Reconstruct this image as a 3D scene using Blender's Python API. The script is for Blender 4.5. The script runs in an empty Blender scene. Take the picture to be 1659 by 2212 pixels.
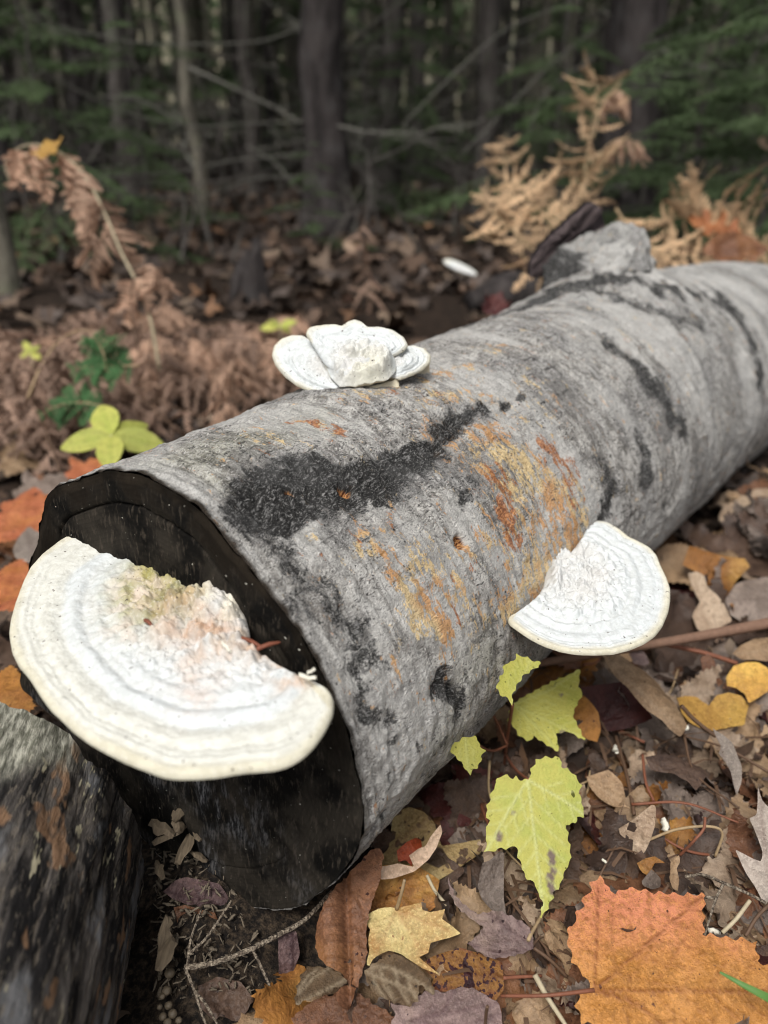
import bpy, math, random
import numpy as np
from mathutils import Vector, Matrix
from mathutils.geometry import delaunay_2d_cdt
R_ = math.radians
random.seed(7); rng = np.random.default_rng(7)
SC = bpy.context.scene; COL = SC.collection

# ---------------------------------------------------------------- camera, sky, sun, exposure
CAM_H, PITCH = 0.385, 26.06
cam_d = bpy.data.cameras.new('camera'); cam = bpy.data.objects.new('camera', cam_d); COL.objects.link(cam)
cam.location = (0, 0, CAM_H); cam.rotation_euler = (R_(90 - PITCH), 0, 0)
cam_d.sensor_fit = 'VERTICAL'; cam_d.sensor_height = 34.6; cam_d.lens = 26.0
cam_d.clip_start = 0.01; cam_d.clip_end = 400
cam_d.dof.use_dof = True; cam_d.dof.focus_distance = 0.395; cam_d.dof.aperture_fstop = 5.6
SC.camera = cam
W = bpy.data.worlds.new('World'); SC.world = W; W.use_nodes = True
wn = W.node_tree.nodes; wl = W.node_tree.links; wn.clear()
sky = wn.new('ShaderNodeTexSky'); sky.sky_type = 'NISHITA'; sky.sun_disc = False
SUN_EL, SUN_ROT = 58, 200
sky.sun_elevation = R_(SUN_EL); sky.sun_rotation = R_(SUN_ROT); sky.dust_density = 4.0; sky.air_density = 1.0
hs = wn.new('ShaderNodeHueSaturation'); hs.inputs['Saturation'].default_value = 0.22      # overcast: grey cloud light
bg = wn.new('ShaderNodeBackground'); bg.inputs['Strength'].default_value = 0.095
wo = wn.new('ShaderNodeOutputWorld')
wl.new(sky.outputs[0], hs.inputs['Color']); wl.new(hs.outputs[0], bg.inputs['Color']); wl.new(bg.outputs[0], wo.inputs['Surface'])
sun_d = bpy.data.lights.new('sun', 'SUN'); sun_d.energy = 1.9; sun_d.angle = R_(18); sun_d.color = (1, .97, .92)
sun = bpy.data.objects.new('sun', sun_d); COL.objects.link(sun); sun.location = (0, 0, 12)
_a = R_(SUN_ROT); _v = Vector((math.sin(_a) * math.cos(R_(SUN_EL)), math.cos(_a) * math.cos(R_(SUN_EL)), math.sin(R_(SUN_EL))))
sun.rotation_euler = _v.to_track_quat('Z', 'Y').to_euler()
SC.view_settings.view_transform = 'Standard'; SC.view_settings.look = 'None'; SC.view_settings.gamma = 1.0
SC.view_settings.use_curve_mapping = False; SC.view_settings.exposure = 0.65
SC.render.engine = 'CYCLES'; SC.cycles.use_denoising = True; SC.cycles.filter_width = 1.1; SC.cycles.max_bounces = 5
SC.cycles.diffuse_bounces = 3; SC.cycles.glossy_bounces = 2; SC.cycles.use_adaptive_sampling = True; SC.cycles.adaptive_threshold = .02; SC.cycles.transparent_max_bounces = 6

# ---------------------------------------------------------------- photo geometry helpers (a pixel of the 1659 x 2212 view becomes a ray)
FPX, CX, CY = 1662.0, 829.5, 1106.0
_p = R_(PITCH)
FW = np.array([0, math.cos(_p), -math.sin(_p)]); UP = np.array([0, math.sin(_p), math.cos(_p)]); RT = np.array([1., 0, 0])
CAM = np.array([0, 0, CAM_H])
def ray(px, py):
    return FW + RT * ((px - CX) / FPX) - UP * ((py - CY) / FPX)
def at_z(px, py, z=0.0):
    d = ray(px, py); return CAM + d * ((z - CAM_H) / d[2])
def at_dep(px, py, dep):
    return CAM + ray(px, py) * dep
def at_plane(px, py, o, n):
    d = ray(px, py); return CAM + d * (np.dot(np.asarray(o) - CAM, n) / np.dot(d, n))
def project(P):
    Q = np.asarray(P) - CAM; d = Q @ FW
    return np.stack([CX + FPX * (Q @ RT) / d, CY - FPX * (Q @ UP) / d], -1), d

# ---------------------------------------------------------------- noise
_perm = np.random.default_rng(3).permutation(512).astype(np.int64); _perm = np.concatenate([_perm, _perm, _perm])
_gr = np.random.default_rng(4).normal(size=(512, 3)); _gr /= np.linalg.norm(_gr, axis=1)[:, None]
def perlin(P):
    P = np.asarray(P, float); I = np.floor(P).astype(np.int64); Fr = P - I; U = Fr * Fr * Fr * (Fr * (Fr * 6 - 15) + 10)
    out = 0
    for dx in (0, 1):
        wx = U[:, 0] if dx else 1 - U[:, 0]
        for dy in (0, 1):
            wy = U[:, 1] if dy else 1 - U[:, 1]
            for dz in (0, 1):
                wz = U[:, 2] if dz else 1 - U[:, 2]
                h = _perm[(_perm[(_perm[(I[:, 0] + dx) & 511] + I[:, 1] + dy) & 511] + I[:, 2] + dz) & 511]
                g = _gr[h]
                out = out + wx * wy * wz * (g[:, 0] * (Fr[:, 0] - dx) + g[:, 1] * (Fr[:, 1] - dy) + g[:, 2] * (Fr[:, 2] - dz))
    return out * 1.6
def fbm(P, o=4, gain=.5):
    P = np.asarray(P, float); a = 1; s = 0; t = 0
    for i in range(o):
        s = s + a * perlin(P * 2 ** i + 17.3 * i); t += a; a *= gain
    return s / t
def n2(x, y, z=0.0, o=4):
    x = np.asarray(x, float).ravel(); y = np.broadcast_to(np.asarray(y, float), x.shape).ravel()
    return fbm(np.stack([x, y, np.full_like(x, z)], -1), o)
def worley(x, y, seed=0):
    x = np.asarray(x, float); y = np.asarray(y, float); ix = np.floor(x).astype(np.int64); iy = np.floor(y).astype(np.int64)
    best = np.full(x.shape, 9.)
    for dx in (-1, 0, 1):
        for dy in (-1, 0, 1):
            h = _perm[(_perm[(ix + dx + seed) & 511] + iy + dy) & 511]
            px = ix + dx + (h % 31) / 31.; py = iy + dy + ((h // 7) % 37) / 37.
            best = np.minimum(best, (x - px) ** 2 + (y - py) ** 2)
    return np.sqrt(best)
def sst(a, b, x):
    t = np.clip((np.asarray(x, float) - a) / (b - a), 0, 1); return t * t * (3 - 2 * t)

# ---------------------------------------------------------------- object helpers
def mesh_data(name, V, F, attrs=None, smooth=True):
    V = np.asarray(V, np.float32); me = bpy.data.meshes.new(name)
    if isinstance(F, np.ndarray): groups = [F]
    elif isinstance(F, tuple): groups = [np.asarray(f) for f in F if len(f)]
    else: groups = None
    if groups is not None:
        nf = sum(len(g) for g in groups); nl = sum(g.size for g in groups)
        me.vertices.add(len(V)); me.vertices.foreach_set('co', V.ravel())
        me.loops.add(nl); me.loops.foreach_set('vertex_index', np.concatenate([g.ravel() for g in groups]).astype(np.int32))
        me.polygons.add(nf)
        tot = np.concatenate([np.full(len(g), g.shape[1], np.int32) for g in groups])
        me.polygons.foreach_set('loop_start', np.concatenate([[0], np.cumsum(tot)[:-1]]).astype(np.int32))
        me.update(calc_edges=True)
    else:
        me.from_pydata([tuple(map(float, v)) for v in V], [], F)
    me.polygons.foreach_set('use_smooth', np.full(len(me.polygons), smooth, bool))
    for k, a in (attrs or {}).items():
        a = np.asarray(a, np.float32)
        if a.ndim == 1: at = me.attributes.new(k, 'FLOAT', 'POINT'); at.data.foreach_set('value', a)
        elif a.shape[1] == 3: at = me.attributes.new(k, 'FLOAT_VECTOR', 'POINT'); at.data.foreach_set('vector', a.ravel())
        else: at = me.attributes.new(k, 'FLOAT_COLOR', 'POINT'); at.data.foreach_set('color', a.ravel())
    me.update(); return me
def tag(o, label=None, cat=None, group=None, kind=None):
    if label: o['label'] = label
    if cat: o['category'] = cat
    if group: o['group'] = group
    if kind: o['kind'] = kind
    return o
def link(name, me, mat=None, parent=None, loc=None):
    o = bpy.data.objects.new(name, me); COL.objects.link(o)
    if mat is not None and me is not None and not me.materials: me.materials.append(mat)
    if loc is not None: o.location = loc
    if parent is not None: o.parent = parent
    return o
def wpart(name, V, F, mat, parent=None, attrs=None, smooth=True):
    """mesh from world coordinates, put under an unrotated parent"""
    V = np.asarray(V, float)
    off = np.array(parent.location) if parent is not None else np.zeros(3)
    return link(name, mesh_data(name, V - off, F, attrs, smooth), mat, parent)
def thing(name, label, cat, loc=(0, 0, 0), group=None):
    o = bpy.data.objects.new(name, None); COL.objects.link(o); o.location = tuple(map(float, loc)); o.empty_display_size = .02
    return tag(o, label, cat, group)
def copy_tree(o, parent=None):
    c = o.copy(); COL.objects.link(c); c.parent = parent
    for ch in o.children: copy_tree(ch, c)
    return c
def grid_faces(nu, nv, wrap=False):
    i = np.arange(nu - 1)[:, None]; j = np.arange(nv if wrap else nv - 1)[None]
    j2 = (j + 1) % nv
    return np.stack([i * nv + j, i * nv + j2, (i + 1) * nv + j2, (i + 1) * nv + j], -1).reshape(-1, 4)
def tube(path, rad, n=8, cap=True):
    """tapered tube along a polyline -> V, quads"""
    P = np.asarray(path, float); m = len(P); rad = np.broadcast_to(np.asarray(rad, float), (m,))
    T = np.gradient(P, axis=0); T /= np.linalg.norm(T, axis=1)[:, None] + 1e-12
    up = np.array([0, 0, 1.]) if abs(T[0, 2]) < .9 else np.array([1., 0, 0])
    a = np.linspace(0, 2 * np.pi, n, endpoint=False); V = []
    N = np.cross(T[0], up); N /= np.linalg.norm(N)
    for i in range(m):
        N = N - T[i] * np.dot(N, T[i]); N /= np.linalg.norm(N) + 1e-12
        B = np.cross(T[i], N)
        V.append(P[i] + rad[i] * (np.cos(a)[:, None] * N + np.sin(a)[:, None] * B))
    V = np.concatenate(V); Fq = grid_faces(m, n, True)
    if cap:
        V = np.concatenate([V, P[:1], P[-1:]]); c0, c1 = len(V) - 2, len(V) - 1
        j = np.arange(n); j2 = (j + 1) % n
        t = np.concatenate([np.stack([np.full(n, c0), j2, j], -1), np.stack([np.full(n, c1), (m - 1) * n + j, (m - 1) * n + j2], -1)])
        return V, (Fq, t)
    return V, (Fq,)
def merge(parts):
    Vs, Q, T, o = [], [], [], 0
    for V, F in parts:
        V = np.asarray(V); Vs.append(V)
        for f in F:
            if len(f): (Q if np.asarray(f).shape[1] == 4 else T).append(np.asarray(f) + o)
        o += len(V)
    return np.concatenate(Vs), tuple(np.concatenate(x) for x in (Q, T) if x)
def smooth_path(pts, n=24):
    P = np.asarray(pts, float); k = len(P); t = np.linspace(0, k - 1, n); out = []
    Q = np.concatenate([[2 * P[0] - P[1]], P, [2 * P[-1] - P[-2]]])
    for x in t:
        i = min(int(x), k - 2); u = x - i; p0, p1, p2, p3 = Q[i], Q[i + 1], Q[i + 2], Q[i + 3]
        out.append(.5 * (2 * p1 + (p2 - p0) * u + (2 * p0 - 5 * p1 + 4 * p2 - p3) * u * u + (3 * p1 - p0 - 3 * p2 + p3) * u ** 3))
    return np.array(out)

# ---------------------------------------------------------------- material helpers
class NT:
    def __init__(s, name):
        s.m = bpy.data.materials.new(name); s.m.use_nodes = True; s.n = s.m.node_tree.nodes; s.l = s.m.node_tree.links; s.n.clear()
        s.out = s.n.new('ShaderNodeOutputMaterial')
    def new(s, t, **kw):
        nd = s.n.new(t)
        for k, v in kw.items(): setattr(nd, k, v)
        return nd
    def put(s, sock, v):
        if isinstance(v, bpy.types.NodeSocket): s.l.new(v, sock)
        elif isinstance(v, (tuple, list)):
            sock.default_value = tuple(v) + (1,) if sock.type == 'RGBA' and len(v) == 3 else tuple(v)
        else: sock.default_value = v
    def attr(s, name): return s.new('ShaderNodeAttribute', attribute_name=name)
    def tc(s, w='Object'): return s.new('ShaderNodeTexCoord').outputs[w]
    def mapp(s, vec, scale=(1, 1, 1), loc=(0, 0, 0)):
        nd = s.new('ShaderNodeMapping'); s.put(nd.inputs['Vector'], vec); s.put(nd.inputs['Scale'], scale); s.put(nd.inputs['Location'], loc); return nd.outputs[0]
    def noise(s, vec, scale, detail=5, rough=.55, dist=0.0, col=False):
        nd = s.new('ShaderNodeTexNoise'); s.put(nd.inputs['Vector'], vec); s.put(nd.inputs['Scale'], scale)
        nd.inputs['Detail'].default_value = detail; nd.inputs['Roughness'].default_value = rough; nd.inputs['Distortion'].default_value = dist
        return nd.outputs[1 if col else 0]
    def voro(s, vec, scale, feature='F1'):
        nd = s.new('ShaderNodeTexVoronoi', feature=feature); s.put(nd.inputs['Vector'], vec); s.put(nd.inputs['Scale'], scale); return nd.outputs['Distance']
    def ramp(s, v, a, b, ca=0.0, cb=1.0):
        nd = s.new('ShaderNodeMapRange', interpolation_type='SMOOTHSTEP'); s.put(nd.inputs[0], v)
        for i, x in zip((1, 2, 3, 4), (a, b, ca, cb)): s.put(nd.inputs[i], x)
        return nd.outputs[0]
    def math(s, op, a, b=0.0, c=0.0):
        nd = s.new('ShaderNodeMath', operation=op); s.put(nd.inputs[0], a); s.put(nd.inputs[1], b)
        if op in ('MULTIPLY_ADD',): s.put(nd.inputs[2], c)
        return nd.outputs[0]
    def mix(s, f, a, b, mode='MIX'):
        nd = s.new('ShaderNodeMix', data_type='RGBA', blend_type=mode); nd.clamp_factor = True
        s.put(nd.inputs[0], f); s.put(nd.inputs[6], a); s.put(nd.inputs[7], b); return nd.outputs[2]
    def bump(s, h, strength=.5, dist=.002, normal=None):
        nd = s.new('ShaderNodeBump'); s.put(nd.inputs['Height'], h); nd.inputs['Strength'].default_value = strength; nd.inputs['Distance'].default_value = dist
        if normal is not None: s.put(nd.inputs['Normal'], normal)
        return nd.outputs[0]
    def bsdf(s, col, rough=.8, normal=None, spec=.3, sub=0.0, subr=(1, .6, .4), subscale=.003):
        nd = s.new('ShaderNodeBsdfPrincipled'); s.put(nd.inputs['Base Color'], col); s.put(nd.inputs['Roughness'], rough)
        s.put(nd.inputs['Specular IOR Level'], spec)
        if normal is not None: s.put(nd.inputs['Normal'], normal)
        if sub: nd.inputs['Subsurface Weight'].default_value = sub; nd.inputs['Subsurface Radius'].default_value = subr; nd.inputs['Subsurface Scale'].default_value = subscale
        return nd.outputs[0]
    def done(s, sh): s.l.new(sh, s.out.inputs['Surface']); return s.m
# ================================================================ the sawn birch log
LOG_P0 = np.array([-.1105, .3095, CAM_H - .2614]); LOG_AZ, LOG_EL, LOG_K, LOG_KE, LOG_TAP, LOG_R = .6322, .0229, -.035, -.1494, .2508, .12
LOG_LEN = 1.75
_ss = np.linspace(0, LOG_LEN, 400)
_az = LOG_AZ + LOG_K * _ss; _el = LOG_EL + LOG_KE * _ss
_D = np.stack([np.sin(_az) * np.cos(_el), np.cos(_az) * np.cos(_el), np.sin(_el)], -1)
_P = LOG_P0 + np.concatenate([[[0, 0, 0]], np.cumsum(_D[:-1] * (_ss[1] - _ss[0]), 0)])
def log_axis(s):
    s = np.asarray(s, float); sc = np.clip(s, 0, LOG_LEN)
    P = np.stack([np.interp(sc, _ss, _P[:, i]) for i in range(3)], -1) + np.minimum(s, 0)[..., None] * _D[0]
    D = np.stack([np.interp(sc, _ss, _D[:, i]) for i in range(3)], -1)
    S = np.cross(D, [0, 0, 1.]); S /= np.linalg.norm(S, axis=-1)[..., None]; U = np.cross(S, D)
    return P, D, S, U
def log_rad(s): return LOG_R * (1 + LOG_TAP * np.asarray(s, float))
# the cut: a plane, with the rim of the real log (its outline is not a circle)
FAZ, FEL = LOG_AZ - .0287, LOG_EL - .0771
FACE_D = np.array([math.sin(FAZ) * math.cos(FEL), math.cos(FAZ) * math.cos(FEL), math.sin(FEL)])
FACE_N = -FACE_D
_rim = [(157, 1040), (200, 1026), (240, 1013), (280, 1020), (330, 1035), (385, 1066), (430, 1096), (500, 1183), (570, 1268), (640, 1356), (690, 1448), (740, 1556), (766, 1640), (782, 1720), (788, 1765),
        (775, 1830), (742, 1882), (690, 1930), (640, 1960), (105, 1060), (92, 1110), (80, 1180), (58, 1330), (40, 1480)]
_P0, _D0, _S0, _U0 = [v[0] for v in log_axis(np.array([0.]))]
_ph, _rr = [], []
for q in _rim:
    w = at_plane(q[0], q[1], LOG_P0, FACE_D) - LOG_P0
    _ph.append(math.atan2(w @ _U0, w @ _S0)); _rr.append(math.hypot(w @ _U0, w @ _S0))
_ph += [R_(-150), R_(-120), R_(-175)]; _rr += [.118, .118, .118]
_o = np.argsort(_ph); _ph = np.array(_ph)[_o]; _rr = np.array(_rr)[_o]
_pg = np.linspace(-np.pi, np.pi, 721); _rg = np.interp(_pg, np.concatenate([_ph - 2 * np.pi, _ph, _ph + 2 * np.pi]), np.tile(_rr, 3))
_k = np.exp(-np.linspace(-2, 2, 17) ** 2); _k /= _k.sum()
_rg = np.convolve(np.concatenate([_rg[-9:-1], _rg, _rg[1:9]]), _k, 'valid')
def rim_r(phi): return np.interp((phi + np.pi) % (2 * np.pi) - np.pi, _pg, _rg)
def log_r(s, phi):
    w = np.exp(-np.maximum(s, 0) / .22)
    return rim_r(phi) * w + log_rad(s) * (1 - w)
def log_surf(s, phi, dr=0.0):
    s = np.asarray(s, float); phi = np.asarray(phi, float)
    P, D, S, U = log_axis(s); r = (log_r(s, phi) + dr)[..., None]
    return P + r * (np.cos(phi)[..., None] * S + np.sin(phi)[..., None] * U)
def s_start(phi):
    c = log_surf(np.zeros_like(phi), phi); return -((c - LOG_P0) @ FACE_D) / (_D0 @ FACE_D)
# a coarse lookup table: which (s, phi) of the log lies under a photo pixel
_S2, _F2 = np.meshgrid(np.linspace(0, 1.5, 300), np.linspace(-1.6, 3.0, 240), indexing='ij')
_Q = log_surf(_S2.ravel(), _F2.ravel()); _pq, _dq = project(_Q)
_Pa, _Da, _Sa, _Ua = log_axis(_S2.ravel()); _nn = np.cos(_F2.ravel())[:, None] * _Sa + np.sin(_F2.ravel())[:, None] * _Ua
_front = ((CAM - _Q) * _nn).sum(1) > .01
def log_uv(px, py):
    d = ((_pq - [px, py]) ** 2).sum(1) + np.where(_front, 0, 1e9); i = int(d.argmin())
    return float(_S2.ravel()[i]), float(_F2.ravel()[i]), float(_dq[i])
def blobs(s, phi, lst, warp=.012, wf=45.):
    """soft mask in the log's own (s, arc) coordinates from a list of (px, py, radius_px[, weight])"""
    arc = phi * LOG_R * 1.1; m = np.zeros(len(s))
    ws = n2(s * wf, arc * wf, 3.1, 3) * warp; wa = n2(s * wf, arc * wf, 9.7, 3) * warp
    for b in lst:
        s0, p0, dep = log_uv(b[0], b[1]); r = b[2] * dep / FPX; w = b[3] if len(b) > 3 else 1.0
        d = np.sqrt((s + ws - s0) ** 2 + (arc + wa - p0 * LOG_R * 1.1) ** 2) / r
        m = np.maximum(m, w * (1 - sst(.25, 1.6, d)))
    return m
def chain(pts, r0, r1=None, w=1.0, n=14):
    r1 = r1 or r0; P = smooth_path(pts, n); return [(p[0], p[1], r0 + (r1 - r0) * i / (n - 1), w) for i, p in enumerate(P)]

BLACK = (chain([(520, 1075), (640, 1035), (760, 1040), (870, 1000), (960, 935), (1040, 890), (1125, 852)], 74, 12, n=22)
         + chain([(500, 1110), (600, 1115), (720, 1080), (850, 1040)], 56, 40, .95)
         + chain([(540, 1160), (590, 1200), (620, 1260)], 66, 56, .52) + chain([(640, 1300), (700, 1330), (760, 1370), (790, 1420)], 70, 60, .50)
         + chain([(745, 1450), (760, 1500), (800, 1560), (850, 1590)], 48, 36, .45) + [(990, 1080, 26, .7), (1010, 1040, 22, .5)]
         + chain([(950, 1470), (970, 1510), (985, 1550)], 22, 26, .75) + [(890, 1640, 30, .6), (850, 1700, 22, .8), (830, 1760, 26, .6), (790, 1860, 20, .5)]
         + chain([(1290, 715), (1345, 760), (1385, 805), (1430, 860), (1455, 920)], 34, 38, .62)
         + chain([(1200, 645), (1280, 640), (1360, 660), (1440, 690), (1500, 700)], 36, 28, .5)
         + chain([(1150, 600), (1180, 625), (1230, 640), (1330, 625), (1420, 640), (1540, 650)], 46, 30, .75)
         + chain([(1560, 640), (1600, 700), (1630, 760), (1640, 830)], 32, 30, .6) + chain([(1300, 1000), (1320, 1060), (1310, 1110)], 30, 32, .6)
         + chain([(1385, 960), (1400, 1010), (1385, 1060)], 36, 26, .6) + [(1290, 900, 12, .5), (1560, 990, 10, .5), (1480, 930, 26, .9), (1440, 1080, 22, .6), (1560, 860, 20, .5)]
         + chain([(1000, 690), (1090, 655), (1150, 640)], 20, 36, .85))
OLIVE = chain([(300, 1020), (420, 990), (560, 930), (700, 900)], 80, 60, .9) + chain([(1000, 1500), (930, 1640), (830, 1830)], 70, 40, .6) + chain([(1060, 1400), (1000, 1480)], 60, 60, .6)
ORANGE = (chain([(1000, 950), (1080, 1000), (1130, 1060), (1180, 1140)], 110, 120, .62) + chain([(1060, 950), (1150, 1010), (1220, 1080), (1250, 1180)], 64, 76, .92)
          + chain([(1190, 1180), (1150, 1260), (1080, 1320)], 64, 44, .85) + [(950, 1230, 40, .8), (880, 1180, 90, .42), (1020, 1330, 80, .45), (1120, 1230, 90, .5), (975, 1290, 44, 1.0), (1000, 1200, 36, .8), (1060, 1150, 60, .6)]
          + chain([(790, 1170), (805, 1215), (830, 1235), (850, 1240)], 26, 26, .8) + chain([(870, 1270), (900, 1310), (920, 1350), (960, 1380)], 44, 46, .95)
          + [(845, 1125, 14, .8), (725, 1230, 18, .45), (740, 1260, 18, .45), (850, 1440, 14, .6), (835, 1405, 12, .6), (780, 1050, 6, .2)]
          + chain([(560, 925), (600, 950), (640, 970), (560, 960)], 20, 20, .55) + chain([(640, 905), (700, 920), (760, 940)], 24, 18, .55)
          + chain([(740, 860), (800, 850), (870, 835), (960, 800), (1000, 790)], 26, 26, .62) + chain([(930, 850), (1010, 860), (1100, 900), (1180, 860)], 44, 44, .42) + [(1080, 760, 40, .35), (1130, 830, 30, .35)])
RUST = (chain([(1070, 1020), (1090, 1090), (1110, 1160)], 34, 36, .9) + chain([(1190, 960), (1225, 1010), (1240, 1080)], 34, 34, .8) + [(965, 1250, 26, .8), (985, 1310, 22, .8), (1010, 1240, 20, .6)]
        + chain([(640, 910), (690, 915), (760, 935)], 20, 16, .9) + [(840, 850, 24, .7), (930, 850, 24, .6), (700, 960, 16, .6), (1170, 830, 20, .5), (1100, 960, 24, .7)])
HOLES = [(743, 1055, 19), (607, 1072, 15), (985, 1172, 19)]
CRACKS = [[(415, 996), (455, 985), (470, 978)], [(470, 992), (520, 1000), (560, 985)], [(300, 985), (330, 975)], [(640, 1165), (665, 1172), (690, 1190)],
          [(965, 1130), (960, 1150), (968, 1165)], [(1000, 1010), (985, 1060), (990, 1090)], [(955, 1470), (965, 1500), (968, 1530)], [(1000, 1450), (1010, 1480)], [(840, 1665), (835, 1700)],
          [(760, 905), (840, 880), (900, 872)], [(1000, 885), (1050, 870), (1135, 848)], [(545, 1050), (640, 1015), (720, 1012), (800, 978)], [(800, 978), (860, 945), (960, 892), (1060, 868)], [(560, 1090), (690, 1062), (800, 1040), (900, 1000)], [(900, 1000), (985, 935), (1060, 885)], [(520, 1130), (600, 1125), (680, 1105)], [(600, 1190), (620, 1225), (615, 1260)], [(700, 1300), (740, 1340), (790, 1350)]]

nS, nP = 620, 600
u = np.linspace(0, 1, nS); sg = LOG_LEN * (.42 * u + .58 * u ** 2.6)
pg = np.linspace(-2.4, -2.4 + 2 * np.pi, nP, endpoint=False)
SG, PG = np.meshgrid(sg, pg, indexing='ij'); SF, PF = SG.ravel(), PG.ravel()
s0f = np.tile(s_start(pg), nS)
rag = n2(PF * 9, 0., 2.2, 4) * .0016                                # the saw left a slightly ragged rim
sN = SF + (s0f + rag * np.exp(-SF / .01)) * np.exp(-SF / .05)
arc = PF * LOG_R * 1.1
def coarse(fn, k=3):
    """evaluate a mask on every k-th row / column and interpolate"""
    i = np.unique(np.append(np.arange(0, nS, k), nS - 1)); j = np.unique(np.append(np.arange(0, nP, k), nP - 1))
    M = fn(SG[np.ix_(i, j)].ravel(), PG[np.ix_(i, j)].ravel()).reshape(len(i), len(j))
    M = np.stack([np.interp(np.arange(nS), i, M[:, q]) for q in range(len(j))], 1)
    return np.stack([np.interp(np.arange(nP), j, M[q]) for q in range(nS)], 0).ravel()
mB = coarse(lambda s, p: blobs(s, p, BLACK, .014, 60)); mO = coarse(lambda s, p: blobs(s, p, ORANGE, .016, 70)); mR = coarse(lambda s, p: blobs(s, p, RUST, .016, 70)); mG = coarse(lambda s, p: blobs(s, p, OLIVE, .03, 25), 5)
mB = np.maximum(mB, coarse(lambda s, p: .50 * sst(.10, .38, n2(s * 11, p * LOG_R * 6, 4.4, 3)) * sst(.35, .7, s)))
mH = np.zeros(len(SF)); mC = np.zeros(len(SF))
for hx, hy, hr in HOLES:
    s0, p0, dep = log_uv(hx, hy); r = hr * dep / FPX
    d = np.sqrt((SF - s0) ** 2 + (arc - p0 * LOG_R * 1.1) ** 2) / r * (1 + .25 * n2(SF * 300, arc * 300, 1.5, 2)); mH = np.maximum(mH, 1 - sst(.6, 1.2, d))
def near_idx(s0, p0, rad): return np.nonzero((np.abs(SF - s0) < rad) & (np.abs(arc - p0 * LOG_R * 1.1) < rad))[0]
for cr in CRACKS:
    pts = smooth_path(cr, 16)
    for i, q in enumerate(pts):
        s0, p0, dep = log_uv(q[0], q[1]); r = (1.0 + 3.0 * math.sin(math.pi * (i + .5) / 16)) * dep / FPX
        k_ = near_idx(s0, p0, r * 3); d = np.sqrt((SF[k_] - s0) ** 2 + (arc[k_] - p0 * LOG_R * 1.1) ** 2); mC[k_] = np.maximum(mC[k_], np.exp(-(d / r) ** 2))
fine = fbm(np.stack([SF * 260, arc * 150, 0 * SF], -1), 4); rough = fbm(np.stack([SF * 55, arc * 70, 0 * SF + 4], -1), 4)
stri = fbm(np.stack([SF * 170, arc * 16, 0 * SF + 8], -1), 3)       # lenticel ribs run round the stem
big = fbm(np.stack([SF * 7, arc * 9, 0 * SF + 2], -1), 2)
dr = big * .004 * sst(0, .15, SF) + stri * .0016 * (1 - mB) + fine * (.0010 + .0016 * mB) + rough * (.0016 + .0050 * mB) - mB * .0016 - mH * .006 - mC * .0045
flake = sst(.12, .3, fbm(np.stack([SF * 34, arc * 60, 0 * SF + 21], -1), 4)); dr += flake * .0009
# the flare round the broken branch
sB, pB, _ = log_uv(1290, 600); dB = np.sqrt(((SF - sB) / 1.4) ** 2 + (arc - pB * LOG_R * 1.1) ** 2)
dr += .018 * np.exp(-(dB / .075) ** 2) * (1 + .35 * rough)
Pv, Dv, Sv, Uv = log_axis(sN); rr = (log_r(np.maximum(SF, 0), PF) + dr)[:, None]
LV = Pv + rr * (np.cos(PF)[:, None] * Sv + np.sin(PF)[:, None] * Uv)

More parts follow.
